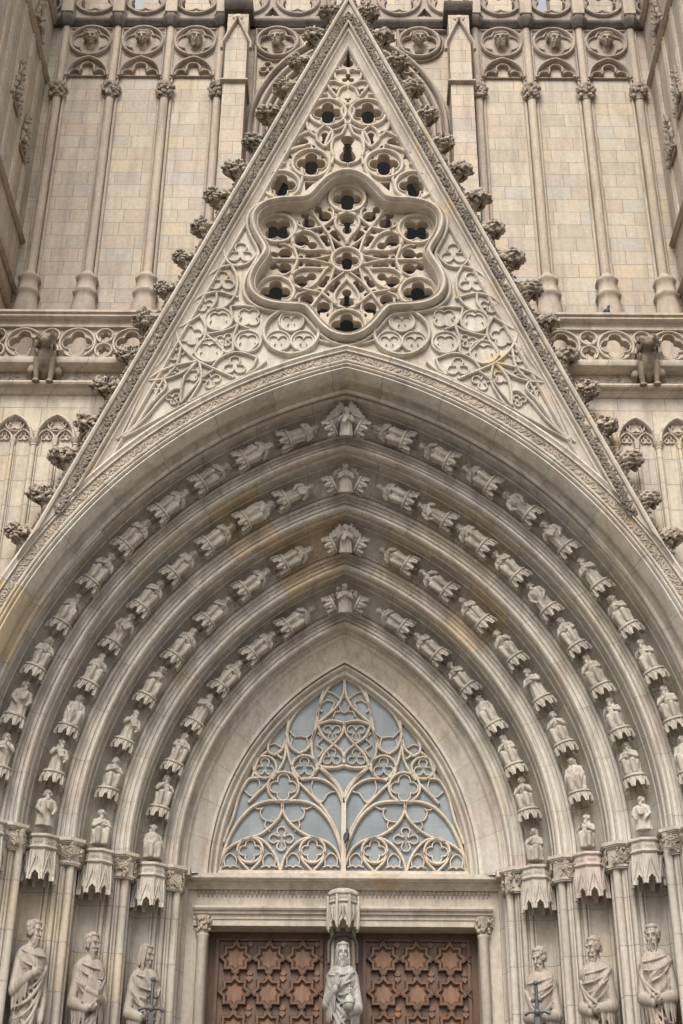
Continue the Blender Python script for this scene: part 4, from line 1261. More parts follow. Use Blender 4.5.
# raking coping, mitred at the apex and dying into the arch below
def cop_end(n):
    # run down the line at offset n until it meets the hood mould
    x, z = 0.0, ZA - n/SB
    lo, hi = 0.0, 14.0
    for _ in range(50):
        m = (lo + hi)/2; px, pz = -m*SB, z - m*CB
        if hypot(px - CA, pz - ZS) > 7.07 + .0*n: lo = m
        else: hi = m
        if m > 13.9: break
    # the rake meets the arch from inside the gable: distance grows first, so search from the top outwards
    m = 0.0
    while m < 13.5 and hypot(-m*SB - CA, z - m*CB - ZS) > 7.07: m += .02
    return m
COP = [(.0,17.3),(.0,16.80),(.015,16.77),(.04,16.76),(.065,16.78),(.068,16.83),(.225,16.86),(.228,16.80),(.242,16.785),(.258,16.80),(.26,16.85),(.27,16.87),(.285,16.855),(.305,16.855),(.315,16.88),(.33,16.90),(.40,16.93),(.405,16.90),(.425,16.89),(.445,16.91),(.455,16.96),(.455,17.05)]
mb = MB()
for sg in (-1, 1):
    b = len(mb.v); m = len(COP); ends = [cop_end(n) for n, y in COP]; N = 30
    for i in range(N + 1):
        for (n, y), L in zip(COP, ends):
            t = L*i/N; mb.v.append((sg*t*SB, y, ZA - n/SB - t*CB))
    for i in range(N):
        for j in range(m - 1):
            q = b + i*m + j; mb.f.append((q, q+1, q+m+1, q+m) if sg > 0 else (q, q+m, q+m+1, q+1))
mb.build('raking_coping', M_gable, gable, 40)
mb = MB()
for sg in (-1, 1):
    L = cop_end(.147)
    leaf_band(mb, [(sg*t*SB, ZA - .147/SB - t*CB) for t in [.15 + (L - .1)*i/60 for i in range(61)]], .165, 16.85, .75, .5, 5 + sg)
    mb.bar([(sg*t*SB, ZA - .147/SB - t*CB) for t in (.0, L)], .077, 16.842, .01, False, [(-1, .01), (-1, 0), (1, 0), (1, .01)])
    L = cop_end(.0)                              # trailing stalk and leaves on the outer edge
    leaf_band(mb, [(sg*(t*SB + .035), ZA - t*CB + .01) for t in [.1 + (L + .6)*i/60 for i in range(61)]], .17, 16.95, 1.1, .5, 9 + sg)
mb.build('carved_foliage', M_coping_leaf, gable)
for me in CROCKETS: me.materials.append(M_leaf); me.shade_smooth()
r = random.Random(12)
for sg in (-1, 1):
    for i in range(20):
        t = .45 + .655*i
        if t > cop_end(.0) + .3: continue
        o = bpy.data.objects.new('crocket', CROCKETS[r.randrange(5)]); COL.objects.link(o); o.parent = gable; o.matrix_parent_inverse = gable.matrix_basis.inverted()
        xo = Vector((sg*CB, 0, SB)); up = Vector((-sg*SB, 0, CB)); yv = up.cross(xo)
        M = Matrix((xo, yv, up)).transposed().to_4x4(); M.translation = Vector((sg*(t*SB - .11), YG + .12, ZA - t*CB - .04))
        s = r.uniform(.92, 1.08)
        o.matrix_basis = M @ Matrix.Diagonal((s*1.12, s*1.0, s*.92, 1))
mb = MB(); mb.lathe((0, 17.0, ZA - .25), [(.10, 0), (.12, .3), (.16, .6), (.11, .75), (.13, .9), (.25, 1.1), (.28, 1.25), (.15, 1.4), (.1, 1.7), (.2, 1.9), (.05, 2.2)], 8)
for q in range(30):
    a = r.uniform(0, 6.28); mb.merge(r.choice(LUMPS), Matrix.Translation((.24*cos(a), 17.0 + .24*sin(a), ZA + r.uniform(.75, 1.2))) @ Matrix.Scale(.07, 4))
mb.build('finial', M_leaf, gable, 40)

# rosette
mb = MB()
FR = [(-1, .34), (-1, .10), (-.75, .03), (-.45, 0), (-.1, .0), (.2, .03), (.35, .09), (.5, .10), (.62, .06), (.8, .05), (.95, .075), (1, .12), (1, .34)]
mb.bar(rose_pts(-.070), .070, 16.76, .34, True, FR[::-1] if False else FR)
mb.bar(rose_pts(.055), .03, 16.87, .10, True)
rf = mb.build('rosette_frame', M_gable, gable, 40)
PL, BR = 17.065, 17.0       # tracery plate and the front of its bars
bars = MB(); holes = []
def pol(rho, deg, alpha): return (rho*cos(alpha + radians(deg)), RC + rho*sin(alpha + radians(deg)))
w = .026
bars.bar(circ((0, RC), .235, 40), .034, BR, .12, True)
holes.append(foil((0, RC), .208, 4, 0, 72, .54, .41))
bars.bar(foil((0, RC), .208, 4, 0, 64, .52, .41), .012, BR + .05, .06, True)
for k in range(6):
    al = pi/2 + k*pi/3
    c = pol(1.255, 0, al)
    bars.bar(circ(c, .285, 40), .036, BR, .12, True)
    rot = pi/4 if k in (1, 5) else 0
    holes.append(foil(c, .262, 4, rot, 72, .54, .41)); bars.bar(foil(c, .262, 4, rot, 72, .52, .41), .012, BR + .05, .06, True)
    # ogee drop pointing at the centre
    for s in (-1, 1):
        bars.bar(spline([pol(.30, 0, al), pol(.40, s*2.5, al), pol(.52, s*10, al), pol(.66, s*14.5, al), pol(.80, s*13.5, al), pol(.92, s*8, al), pol(.955, 0, al)], 6), w, BR, .11)
        # from the drop round to the boundary, parting inner and outer daggers
        bars.bar(spline([pol(.955, 0, al), pol(.90, s*9, al), pol(.83, s*17, al), pol(.78, s*24, al), pol(.76, s*29.6, al)], 6), w, BR, .11)
        bars.bar(spline([pol(.255, s*10, al), pol(.36, s*22, al), pol(.48, s*28, al), pol(.60, s*29.8, al)], 6), w*.8, BR + .01, .10)
        bars.bar(spline([pol(.84, s*16, al), pol(1.0, s*12.5, al), pol(1.10, s*14, al)], 5), w*.7, BR + .02, .09)
        bars.bar(spline([pol(1.05, s*29.5, al), pol(1.18, s*27, al), pol(1.30, s*20, al)], 5), w*.7, BR + .02, .09)
        for (r1, d1, q1), (r2, d2, q2) in (((.58, 20.3, .074), (.45, 18.3, .048)), ((.965, 21.3, .104), (1.14, 24.3, .070))):
            h = [pol(r1, s*d1, al), pol(r2, s*d2, al)]; m = ((h[0][0]+h[1][0])/2, (h[0][1]+h[1][1])/2)
            holes.append(union([(*h[0], q1), (*h[1], q2), (*m, .040)], m, 40))
    bars.bar([pol(.58, 30, al), pol(1.24, 30, al)], w, BR, .11)
    holes.append(union([(*pol(.335, 30, al), .050), (*pol(.43, 30, al), .026), (*pol(.38, 30, al), .024)], pol(.37, 30, al), 40))
    for r1, d1, q1 in ((.72, 24.5, .042), (.80, 19.5, .046), (1.08, 14.5, .036), (1.27, 22.5, .050), (.68, 17.5, .034)):
        for s in (-1, 1): holes.append(circ(pol(r1, s*d1, al), q1, 20))
    h = [pol(.82, 0, al), pol(.62, 0, al)]
    holes.append(union([(*h[0], .112), (*h[1], .074), (*pol(.73, 0, al), .052)], pol(.72, 0, al), 44))
    for s in (-1, 1): bars.bar([pol(.75, s*9.5, al), pol(.725, s*4.5, al)], .016, BR + .05, .05)
mb = MB(); mb.plate(rose_pts(.03), holes, PL, PL + .17)
ro = mb.build('rosette', M_tracery, gable, 40)
bars.build('tracery', M_tracery, ro, 40)

# openwork above the rosette
OU, SU, YU = (260, 40), 4.018, 16.98
def U(x, z): return P2(OU[0] + x/SU, OU[1] + z/SU, YU)
def UH(x, z): return [U(x, z)]
bars = MB(); holes = []
def both(pts):
    return (pts, mir(pts)[::-1])
def usp(px, closed=False): return spline([U(x, z) for x, z in px], 6, closed)
def cen(x, z):
    p = U(x, z); return (abs(p[0]), p[1])
mx = m_per_px(YU, 17.3)
for c, rp in (((275, 298), 73), ((208, 502), 73), ((88, 588), 72)):
    C = cen(*c); rad = rp/SU*mx
    for s in (-1, 1):
        cc = (s*C[0], C[1]); bars.bar(circ(cc, rad, 36), .034, YU - .07, .12, True)
        holes.append(foil(cc, rad*.88, 4, 0, 72, .54, .41)); bars.bar(foil(cc, rad*.88, 4, 0, 72, .52, .41), .012, YU - .03, .05, True)
def two(a, ra, b, rb, sym=True):
    A, B = cen(*a), cen(*b)
    for s in ((-1, 1) if sym else (1,)):
        p, q = (s*A[0] if sym else 0.0, A[1]), (s*B[0] if sym else 0.0, B[1]); m = ((p[0]+q[0])/2, (p[1]+q[1])/2)
        holes.append(union([(*p, ra), (*q, rb), (*m, min(ra, rb)*.7)], m, 40))
two((350, 50), .06, (350, 95), .09, False)
two((350, 405), .115, (350, 470), .135, False)
two((262, 382), .06, (259, 412), .05)
two((178, 408), .078, (132, 432), .07)
for c, rad, rot in (((350, 155), .118, pi/2), ((310, 205), .10, -pi/2), ((352, 240), .062, -pi/2), ((284, 158), .040, pi/2)):
    C = cen(*c)
    for s in ((-1, 1) if c[0] < 345 else (1,)):
        holes.append(foil((s*C[0] if c[0] < 345 else 0.0, C[1]), rad, 3, rot, 42, .55, .40))
for tri in ([(180,318),(158,366),(196,358)], [(182,570),(222,572),(184,606)], [(240,205),(232,228),(254,232)], [(118,505),(150,470),(142,505)], [(196,415),(222,425),(230,455),(208,418)]):
    t = [U(*q) for q in tri]; holes.append(t); holes.append(mir(t))
for x, z, rad in ((300,300,.045), (238,330,.05), (215,265,.04), (330,290,.04), (150,470,.06), (260,470,.05), (296,400,.045), (168,560,.06), (255,565,.05), (122,470,.05), (316,255,.045), (262,225,.045), (250,520,.05), (300,345,.045), (318,225,.04), (312,120,.05), (60,520,.05), (225,520,.045), (284,440,.04), (230,430,.045)):
    C = cen(x, z)
    for s in (-1, 1): holes.append(foil((s*C[0], C[1]), rad, 3, pi/2, 36, .55, .48))
# dagger at the top, curved triangle, central ogee
C = U(350, 20)
for px in ([(350,12),(338,45),(318,80),(312,105),(326,125),(350,130)], [(255,150),(300,132),(350,128)], [(258,145),(275,190),(310,235),(350,268)], [(300,130),(310,165),(350,192)], [(265,185),(300,172),(345,190),(350,192)],
           [(350,192),(325,205),(312,240),(320,250)],
           [(350,345),(330,385),(298,405),(290,450),(312,490),(350,505)], [(350,345),(320,365),(290,375),(270,410),(264,438)], [(264,350),(292,372),(290,405),(264,438)], [(264,350),(236,372),(232,408),(264,438)],
           [(200,240),(185,310),(200,370),(228,395)], [(105,440),(160,392),(215,372),(232,385)], [(30,520),(90,468),(140,440),(205,425)], [(95,462),(140,445),(185,432)], [(285,520),(260,560),(225,600)], [(170,520),(172,560),(160,600)],
           [(230,240),(250,180),(258,145)], [(350,268),(330,290),(350,345)], [(205,245),(240,225),(275,225)], [(20,560),(60,515),(105,500)], [(250,190),(235,225)], [(290,505),(300,470)]):
    pp = usp(px)
    for q in both(pp): bars.bar(q, .028, YU - .06, .11)
top = rose_pts(-.07, A0, radians(40), 80, True)
pl = [(0, ZA - .34/SB)] + [(-half(z, .32), z) for z in (17.5, 16.3, 15.5)] + top + [(half(z, .32), z) for z in (15.5, 16.3, 17.5)]
mb = MB(); mb.plate(pl, holes, YU, YU + .18)
ow = mb.build('openwork', M_tracery, gable, 40)
bars.build('tracery', M_tracery, ow, 40)

# blind tracery of the lower spandrels
S2, S8, YB = ((140, 250), 5.69), ((250, 280), 6.83), 16.95
mbs = {-1: MB(), 1: MB()}
def bb(pts, o=S2, w=.021, d=.062, closed=False):
    p = spline([P2(o[0][0] + x/o[1], o[0][1] + z/o[1], YB) for x, z in pts], 6, closed)
    for sg_, q in zip((-1, 1), both(p)): mbs[sg_].bar(q, w, YB - d, d + .004, closed)
def bc(c, rp, o=S2, n=4, rot=pi/4, ring=True, k=.53, q=.42):
    C = P2(o[0][0] + c[0]/o[1], o[0][1] + c[1]/o[1], YB); rad = rp/o[1]*m_per_px(YB, C[1])
    for s in (-1, 1):
        cc = (s*abs(C[0]), C[1]); rt = rot if s < 0 else pi - rot; mb = mbs[s]
        if ring: mb.bar(circ(cc, rad, 32), .021, YB - .06, .064, True)
        f = foil(cc, rad*(.82 if ring else 1), n, rt, 60, k, q)
        if ring: mb.plate(circ(cc, rad, 32), [f], YB - .03, YB + .004, False)
        else: mb.bar(f, .013, YB - .04, .044, True)
bb([(205,460),(225,530),(270,590),(330,640),(420,682),(540,735)], w=.027); bb([(205,460),(275,422),(345,380)], w=.027)
bb([(345,380),(375,440),(372,500),(330,560),(308,600)]); bb([(380,488),(450,475),(520,455),(562,430)]); bb([(562,430),(535,500),(532,582)]); bb([(380,488),(440,540),(490,592),(532,582)])
bb([(415,672),(455,625),(530,592),(600,596),(668,622)]); bb([(518,330),(600,326),(700,345)], w=.027); bb([(518,330),(530,385),(562,430),(620,455)])
bb([(330,640),(230,660),(130,692),(45,745)], w=.027); bb([(330,640),(262,720),(238,800),(232,880)]); bb([(342,650),(352,740),(312,820),(262,890)]); bb([(45,752),(140,742),(240,708),(325,645)])
bb([(138,742),(150,790),(92,852),(-20,1000), (-130,1085)]); bb([(240,800),(190,802),(120,862),(30,965),(-110,1090)])
bb([(300,312),(350,270),(440,247),(530,268),(560,280)], w=.025); bb([(440,247),(435,305),(385,365)]); bb([(362,205),(400,150),(470,106),(525,96)], w=.025); bb([(525,96),(556,170),(545,260),(500,320),(440,352)], w=.025)
bb([(478,5),(500,70),(550,100),(620,82),(680,15)], w=.025); bb([(210,450),(150,600),(40,740)]); bb([(668,622),(640,680),(600,715)])
bb([(-110,1075),(50,735),(195,440),(325,235),(430,60)], w=.016); bb([(-110,1085),(130,955),(340,842),(560,742),(700,690)], w=.016); bb([(140,735),(180,700),(215,650),(235,560)]); bb([(232,880),(300,800),(345,745),(420,690)], w=.017); bb([(600,715),(660,690),(720,640)], w=.017); bb([(15,960),(70,880),(105,800),(138,742)], w=.017)
bc((450,403), 78); bc((395,580), 80); bc((615,528), 75)
for c, rp, n, rot in (((290,490),72,4,.3), ((486,515),50,3,.9), ((540,665),70,3,pi/2), ((622,388),72,4,pi/4), ((470,185),78,3,pi/2), ((368,312),55,3,2.3), ((205,590),55,3,2.4), ((292,715),48,4,.6), ((405,745),60,3,.4), ((105,790),42,3,.6), ((190,850),42,3,.8), ((575,25),80,3,pi/2), ((200,690),34,3,pi/2)):
    bc(c, rp, S2, n, rot, False)
bc((285,365), 188, S8, 4, 0, False, 0, 1.0)
C = P2(250 + 285/6.83, 280 + 368/6.83, YB)
for s in (-1, 1): mbs[s].bar(circ((s*abs(C[0]), C[1]), 188/6.83*m_per_px(YB, C[1]), 40), .03, YB - .09, .094, True)
bc((285,292), 84, S8, 3, -pi/2); bc((195,427), 84, S8, 3, pi/6); bc((368,427), 84, S8, 3, 5*pi/6)
bb([(0,500),(30,470),(60,440)], S8); bb([(470,420),(540,440),(600,430)], S8, .02)
for s in (-1, 1): mbs[s].build('blind_tracery', M_field, gable, 40)

# ------------------------------------------------------------------ side walls, balustrades, beasts
zb_top, zb_bot = 13.36, 12.52
for sg in (-1, 1):
    sd = 'left' if sg < 0 else 'right'
    sw = thing('side_wall', 'blind-arcaded stone wall under the balustrade on the %s of the gable' % sd, 'wall', (sg*5.6, 17.35, GROUND), 'blind-arcaded side walls')
    inner = [(-(CA - 7.0*cos(a))*-1, ZS + 7.0*sin(a)) for a in [acos(CA/7.0)*i/40 for i in range(37)]]
    poly = [(-6.4, GROUND), (-(7.0 - CA), GROUND)] + [(x, z) for x, z in inner] + [(inner[-1][0], 12.06), (-6.4, 12.06)]
    mb = MB(); mb.plate([(-sg*x, z) for x, z in poly], [], 17.352, 17.75); mb.build('wall', M_side, sw)
    mb = MB()
    zsp = ZY(441, 17.3); 
    for i in range(-1, 3):
        xc = sg*(4.21 + .613*i); hw = .275
        def pa(h, z0, cx):  return [(cx + x, z) for x, z in pointed(h, z0, .62, 10)]
        mb.bar(pa(hw, zsp, xc), .026, 17.25, .105)
        for q in (-1, 1):
            mb.bar(pa(hw/2 - .01, zsp - .02, xc + q*hw/2), .016, 17.29, .065)
        zq = zsp + .285
        mb.bar(circ((xc, zq), .135, 26), .013, 17.30, .055, True); mb.bar(foil((xc, zq), .12, 4, pi/4, 48, .53, .40), .010, 17.31, .045, True)
        mb.bar(foil((xc - hw/2, zsp + .06), .075, 3, pi/2, 36), .009, 17.32, .035, True); mb.bar(foil((xc + hw/2, zsp + .06), .075, 3, pi/2, 36), .009, 17.32, .035, True)
        for x, rr_ in ((xc - sg*.306, .042), (xc, .026)):
            q7 = 49.8 - (abs(x) - .05 + CA)**2; zb0 = max(2.0, ZS + (sqrt(q7) if q7 > 0 else -20))
            if zb0 > zsp - .3: continue
            mb.lathe((x, 17.33, 0), [(rr_, zb0), (rr_, zsp - .10)], 10, False)
            mb.lathe((x, 17.33, zsp - .10), [(rr_, 0), (rr_*1.3, .01), (rr_*1.1, .03), (rr_*1.9, .085), (rr_*2.0, .10), (rr_*2.1, .115), (rr_*.5, .12)], 8)
            for s in (-1, 1): mb.lathe((x + s*(rr_ + .012), 17.34, 0), [(.013, zb0), (.013, zsp - .10)], 6, False)
    mb.build('blind_arcade', M_side, sw, 40)
    mb = MB()
    hbar(mb, min(sg*1.5, sg*6.4), max(sg*1.5, sg*6.4), [(17.6, 11.98), (17.33, 11.98), (17.27, 12.02), (17.25, 12.05), (17.17, 12.06), (17.15, 12.085), (17.15, 12.11), (17.20, 12.13), (17.34, 12.16), (17.6, 12.16)])
    mb.build('string_course', M_side, sw, 30)
    mb = MB(); mb.box(min(sg*1.5, sg*6.4), max(sg*1.5, sg*6.4), 17.345, 17.75, 12.16, 12.40); leaf_band(mb, [(sg*2.4, 12.275), (sg*6.0, 12.275)], .20, 17.35, .35, .85, 20 + sg)
    mb.build('leaf_frieze', M_leaf, sw)
    # balustrade
    bl = thing('balustrade', 'pierced stone balustrade of quatrefoils and paired circles, %s of the gable' % sd, 'balustrade', (sg*4, 17.3, 12.4), 'pierced balustrades')
    x0, x1 = sorted((sg*1.6, sg*5.9))
    mb = MB(); hbar(mb, x0, x1, [(17.55, 12.40), (17.20, 12.40), (17.14, 12.43), (17.12, 12.47), (17.12, 12.52), (17.20, 12.56), (17.24, 12.60), (17.5, 12.60)]); mb.build('plinth', M_side, bl, 30)
    mb = MB(); hbar(mb, x0, x1, [(17.5, 13.22), (17.24, 13.22), (17.22, 13.25), (17.15, 13.27), (17.13, 13.29), (17.13, 13.31), (17.17, 13.32), (17.17, 13.345), (17.12, 13.36), (17.12, 13.40), (17.26, 13.43), (17.5, 13.43)]); mb.build('coping', M_shaft, bl, 30)
    mb = MB(); hbar(mb, x0, x1, [(17.45, 13.16), (17.235, 13.16), (17.235, 13.219), (17.45, 13.219)])
    hs = []; zc = 12.88
    for i in range(-3, 2):
        xc = sg*(4.05 + .81*i); 
        if abs(xc) < 1.9: continue
        mb.bar(circ((xc, zc), .265, 40), .022, 17.24, .10, True)
        hs.append(foil((xc, zc), .235, 4, pi/2, 72, .50, .44)); mb.bar(foil((xc, zc), .245, 4, pi/2, 72, .50, .44), .011, 17.265, .05, True)
        for dz in (-.135, .135):
            xs_ = xc + sg*.405
            mb.bar(circ((xs_, zc + dz), .125, 28), .018, 17.245, .09, True); hs.append(foil((xs_, zc + dz), .10, 5, pi/2, 50, .55, .36))
    mb.plate([(x0 + .02, 12.59), (x1 - .02, 12.59), (x1 - .02, 13.17), (x0 + .02, 13.17)], [h for h in hs if min(p[0] for p in h) > x0 + .05 and max(p[0] for p in h) < x1 - .05], 17.30, 17.42)
    mb.build('pierced_panel', M_tracery, bl, 40)
    mb = MB(); mb.bbox(min(sg*5.28, sg*5.62), max(sg*5.28, sg*5.62), 17.08, 17.6, 12.4, 13.44); mb.build('post', M_side, bl)
    # beast
    bt = thing('gargoyle', {-1: 'crouching maned stone beast with bared snout on the balustrade, %s', 1: 'crouching long-eared stone beast looking down from the balustrade, %s'}[sg] % ('left side' if sg < 0 else 'right side'), 'gargoyle', (sg*4.48, 17.30, 12.112), 'stone beasts under the balustrades')
    bt.rotation_euler = (.36, 0, sg*-.10)
    bt.scale = (1.06, 1.08, 1.06)
    if sg < 0: BEAST.materials.append(M_beast); BEAST.shade_smooth(); [(q.materials.append(M_beast), q.shade_smooth()) for q in BWING.values()]
    o = local(bpy.data.objects.new('body', BEAST), bt); COL.objects.link(o)
    for s in (-1, 1): o = local(bpy.data.objects.new('wing', BWING[s]), bt); COL.objects.link(o)

# ------------------------------------------------------------------ nave front behind
nave = thing('nave_wall', 'tall ashlar church wall with slender shafts behind the gable', 'wall', (0, 20, 12.4))
mb = MB(); wn = [(x, z) for x, z in pointed(1.72, 20.0, .5, 14)]
mb.plate([(-7.5, 11.5), (7.5, 11.5), (7.5, 22.8), (-7.5, 22.8)], [[(-1.72, 12.6)] + wn + [(1.72, 12.6)]], 20.0, 20.6); mb.build('ashlar_wall', M_ashlar, nave)
mb = MB(); mb.box(-7.5, 7.5, 17.4, 20.0, 12.2, 12.4); mb.build('terrace', M_side, nave)
mb = MB(); mb.box(-1.9, 1.9, 20.50, 20.55, 12.5, 22.8); mb.build('west_window', M_dark, nave)
mb = MB()
for hw, w_, y in ((1.78, .06, 19.93), (1.90, .05, 19.86), (2.02, .035, 19.93)):
    if hw > 2: continue
    for q7, w7, y7 in ((1.66, .05, 19.97), (1.55, .055, 20.05), (1.43, .06, 20.13), (1.30, .06, 20.21)):
        if hw < 1.8: mb.bar([(-q7, 19.2)] + pointed(q7, 20.0, .5, 20) + [(q7, 19.2)], w7 + .012, y7, .2)
    mb.bar([(-hw, 13)] + pointed(hw, 20.0, .5, 20) + [(hw, 13)], w_, y, .14)
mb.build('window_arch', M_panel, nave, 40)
XS = [5.66, 4.63, 3.57, 2.54]
def knob(mb, x, y, z, s, seed):
    r = random.Random(seed)
    mb.lathe((x, y, z), [(.07*s, -.02), (.10*s, .0), (.08*s, .03), (.10*s, .10), (.15*s, .28), (.165*s, .31), (.17*s, .35), (.06*s, .36)], 8)
    for q in range(40):
        a = r.uniform(pi*.9, pi*2.1); zz = r.uniform(.05, .31); rr_ = s*(.10 + .06*zz/.3)
        M = Matrix.Translation((x + rr_*cos(a), y + rr_*sin(a), z + zz)) @ Matrix.Rotation(r.uniform(0, 3), 4, 'Y') @ Matrix.Scale(.042*s*r.uniform(.8, 1.3), 4)
        mb.merge(r.choice(LUMPS), M)
for sg in (-1, 1):
    for i, x in enumerate(XS):
        mb = MB(); X = sg*x; y = 19.92
        mb.lathe((X, y, 0), [(.085, 16.30), (.082, 20.75)], 14, False)
        mb.lathe((X, y, 0), [(.075, 21.05), (.075, 22.75)], 14, False)
        for s in (-1, 1): mb.lathe((X + s*.115, 19.965, 0), [(.03, 16.2), (.03, 20.8)], 8, False); mb.lathe((X + s*.10, 19.95, 0), [(.026, 21.05), (.026, 22.75)], 8, False)
        mb.lathe((X, y - .02, 0), [(.24, 12.4), (.24, 15.55), (.205, 15.72), (.205, 15.84), (.235, 15.87), (.235, 15.91), (.19, 15.95), (.175, 16.16), (.205, 16.20), (.215, 16.235), (.20, 16.27), (.12, 16.31), (.09, 16.40)], 8, True, pi/8)
        o = mb.build('shaft', M_shaft, nave, 45)
        mb = MB(); knob(mb, X, y, 20.74, 1.05, 50 + i + (9 if sg > 0 else 0)); mb.build('capital', M_leaf, o)
    # blind panels with head medallions
    edges = [5.66, 4.63, 3.57, 2.54]
    cells = [(a + b)/2 for a, b in zip(edges, edges[1:])] + [1.42]
    mb = MB(); hd = []
    for j, xc in enumerate(cells):
        X = sg*xc; zc = 22.33; rad = .40
        mb.bar(circ((X, zc), rad, 44), .042, 19.86, .13, True); mb.bar(foil((X, zc), rad*.93, 4, pi/4 if False else 0, 80, .50, .48), .024, 19.90, .09, True)
        mb.bar(circ((X, zc), rad + .075, 44), .014, 19.93, .06, True)
        if j < 3:
            mb.bar([(X + x, z) for x, z in pointed(.41, 21.36, .30, 14)], .036, 19.87, .13)
            for a0_, a1_, cx_, cz_, rr_ in ((-.5, pi + .5, 0, 21.60, .135), (.55, pi*1.05, -.235, 21.42, .12), (-.05*pi, pi - .55, .235, 21.42, .12)):
                mb.bar([(X + x, z) for x, z in circ((cx_, cz_), rr_, 12, a0_, a1_, True)], .022, 19.90, .10)
            mb.plate([(X - .44, 21.40), (X + .44, 21.40), (X + .44, 22.72), (X - .44, 22.72)], [[(X + x*.95, max(21.41, z)) for x, z in pointed(.40, 21.41, .30, 12)], circ((X, zc), rad, 40)], 19.945, 20.0, False)
            mb.bar([(X - .43, 21.3), (X - .43, 22.70), (X + .43, 22.70), (X + .43, 21.3)], .025, 19.90, .10)
        else:
            mb.bar([(X - .42, 20.6), (X - .42, 22.70), (X + .62, 22.70)], .03, 19.90, .10)
            mb.bar(foil((X - .17, 21.62), .17, 3, pi/2, 48, .55, .44), .018, 19.92, .075, True)
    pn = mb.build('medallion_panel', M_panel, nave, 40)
    for j, xc in enumerate(cells):
        o = bpy.data.objects.new('carved_head', HEADS[(j + (1 if sg > 0 else 0)) % 4]); COL.objects.link(o); o.parent = nave; o.matrix_parent_inverse = nave.matrix_basis.inverted()
        o.location = (sg*xc, 19.84, 22.37); o.scale = (1.05, 1.0, .95); o.rotation_euler = (.35, 0, 0)
        if len(o.data.materials) == 0: o.data.materials.append(M_leaf); o.data.shade_smooth()
    # flat pilaster beside the window, with a ledge and a gablet
    mb = MB(); xa, xb = sorted((sg*1.97, sg*2.40)); zl = ZY(78, 19.4); zt_ = ZY(40, 19.4); zap = ZY(13, 19.4); xm = (xa + xb)/2
    mb.box(xa, xb, 19.50, 20.0, 12.4, zl - .06); mb.box(xa + .01, xb - .01, 19.54, 20.0, zl + .06, 22.7)
    o = mb.build('pilaster', M_ashlar, nave)
    mb = MB(); hbar(mb, xa - .05, xb + .05, [(20, zl - .06), (19.5, zl - .06), (19.42, zl - .02), (19.42, zl + .01), (19.54, zl + .06), (20, zl + .06)])
    for s in (-1, 1): mb.bar([(xm + s*.28, zt_ - .16), (xm + s*.28, zt_), (xm, zap - .02)], .03, 19.44, .10)
    mb.merge(LUMPS[0], Matrix.Translation((xm, 19.46, zap - .05)) @ Matrix.Scale(.08, 4)); mb.merge(LUMPS[1], Matrix.Translation((xm - .06, 19.46, zap - .08)) @ Matrix.Scale(.06, 4)); mb.merge(LUMPS[2], Matrix.Translation((xm + .06, 19.46, zap - .08)) @ Matrix.Scale(.06, 4))
    mb.build('gablet', M_shaft, o, 30)
mb = MB()
hbar(mb, -7.5, 7.5, [(20.6, 22.80), (19.93, 22.80), (19.90, 22.83), (19.86, 22.86), (19.84, 22.89), (19.84, 22.93), (19.90, 22.97), (20.6, 22.99)])
for sg in (-1, 1):
    for x in XS: mb.lathe((sg*x, 19.90, 0), [(.10, 22.72), (.15, 22.78), (.18, 22.85), (.19, 22.88), (.19, 22.935), (.16, 23.0)], 8, True, pi/8)
    hbar(mb, *sorted((sg*1.90, sg*2.47)), [(20, 22.80), (19.5, 22.80), (19.42, 22.87), (19.40, 22.95), (19.5, 23.0), (20, 23.0)])
mb.build('cornice', M_soot, nave, 35)

gal = thing('gallery', 'open tracery gallery above the dark cornice at the top of the church wall', 'gallery', (0, 20, 23))
mb = MB(); hs = []
for i in range(-6, 7):
    xc = .53*2*i*.5*2 if False else 1.03*i
    if abs(xc) > 6.2: continue
    mb.bar(circ((xc, 23.55), .42, 36), .04, 19.86, .14, True); f = foil((xc, 23.55), .38, 4, pi/4, 60); hs.append(f); mb.bar(f, .02, 19.90, .08, True)
    hs.append([(xc + .36, 23.10), (xc + .67, 23.10), (xc + .515, 23.36)])
mb.plate([(-7.5, 22.98), (7.5, 22.98), (7.5, 24.3), (-7.5, 24.3)], hs, 19.93, 20.12)
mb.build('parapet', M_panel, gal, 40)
mb = MB(); hbar(mb, -7.5, 7.5, [(20.3, 24.3), (19.8, 24.3), (19.7, 24.42), (19.8, 24.5), (20.3, 24.5)])
for sg in (-1, 1):
    for x in XS + [2.2]: mb.bbox(sg*x - .12, sg*x + .12, 19.72, 20.1, 22.99, 25.2)
mb.build('coping', M_shaft, gal, 30)
mb = MB(); mb.box(-4.55, 3.85, 21.6, 22.0, 22.5, 27); mb.box(4.45, 7.5, 21.6, 22.0, 22.5, 27); mb.box(-7.5, -5.25, 21.6, 22.0, 22.5, 27); mb.build('back_wall', M_ashlar, gal)

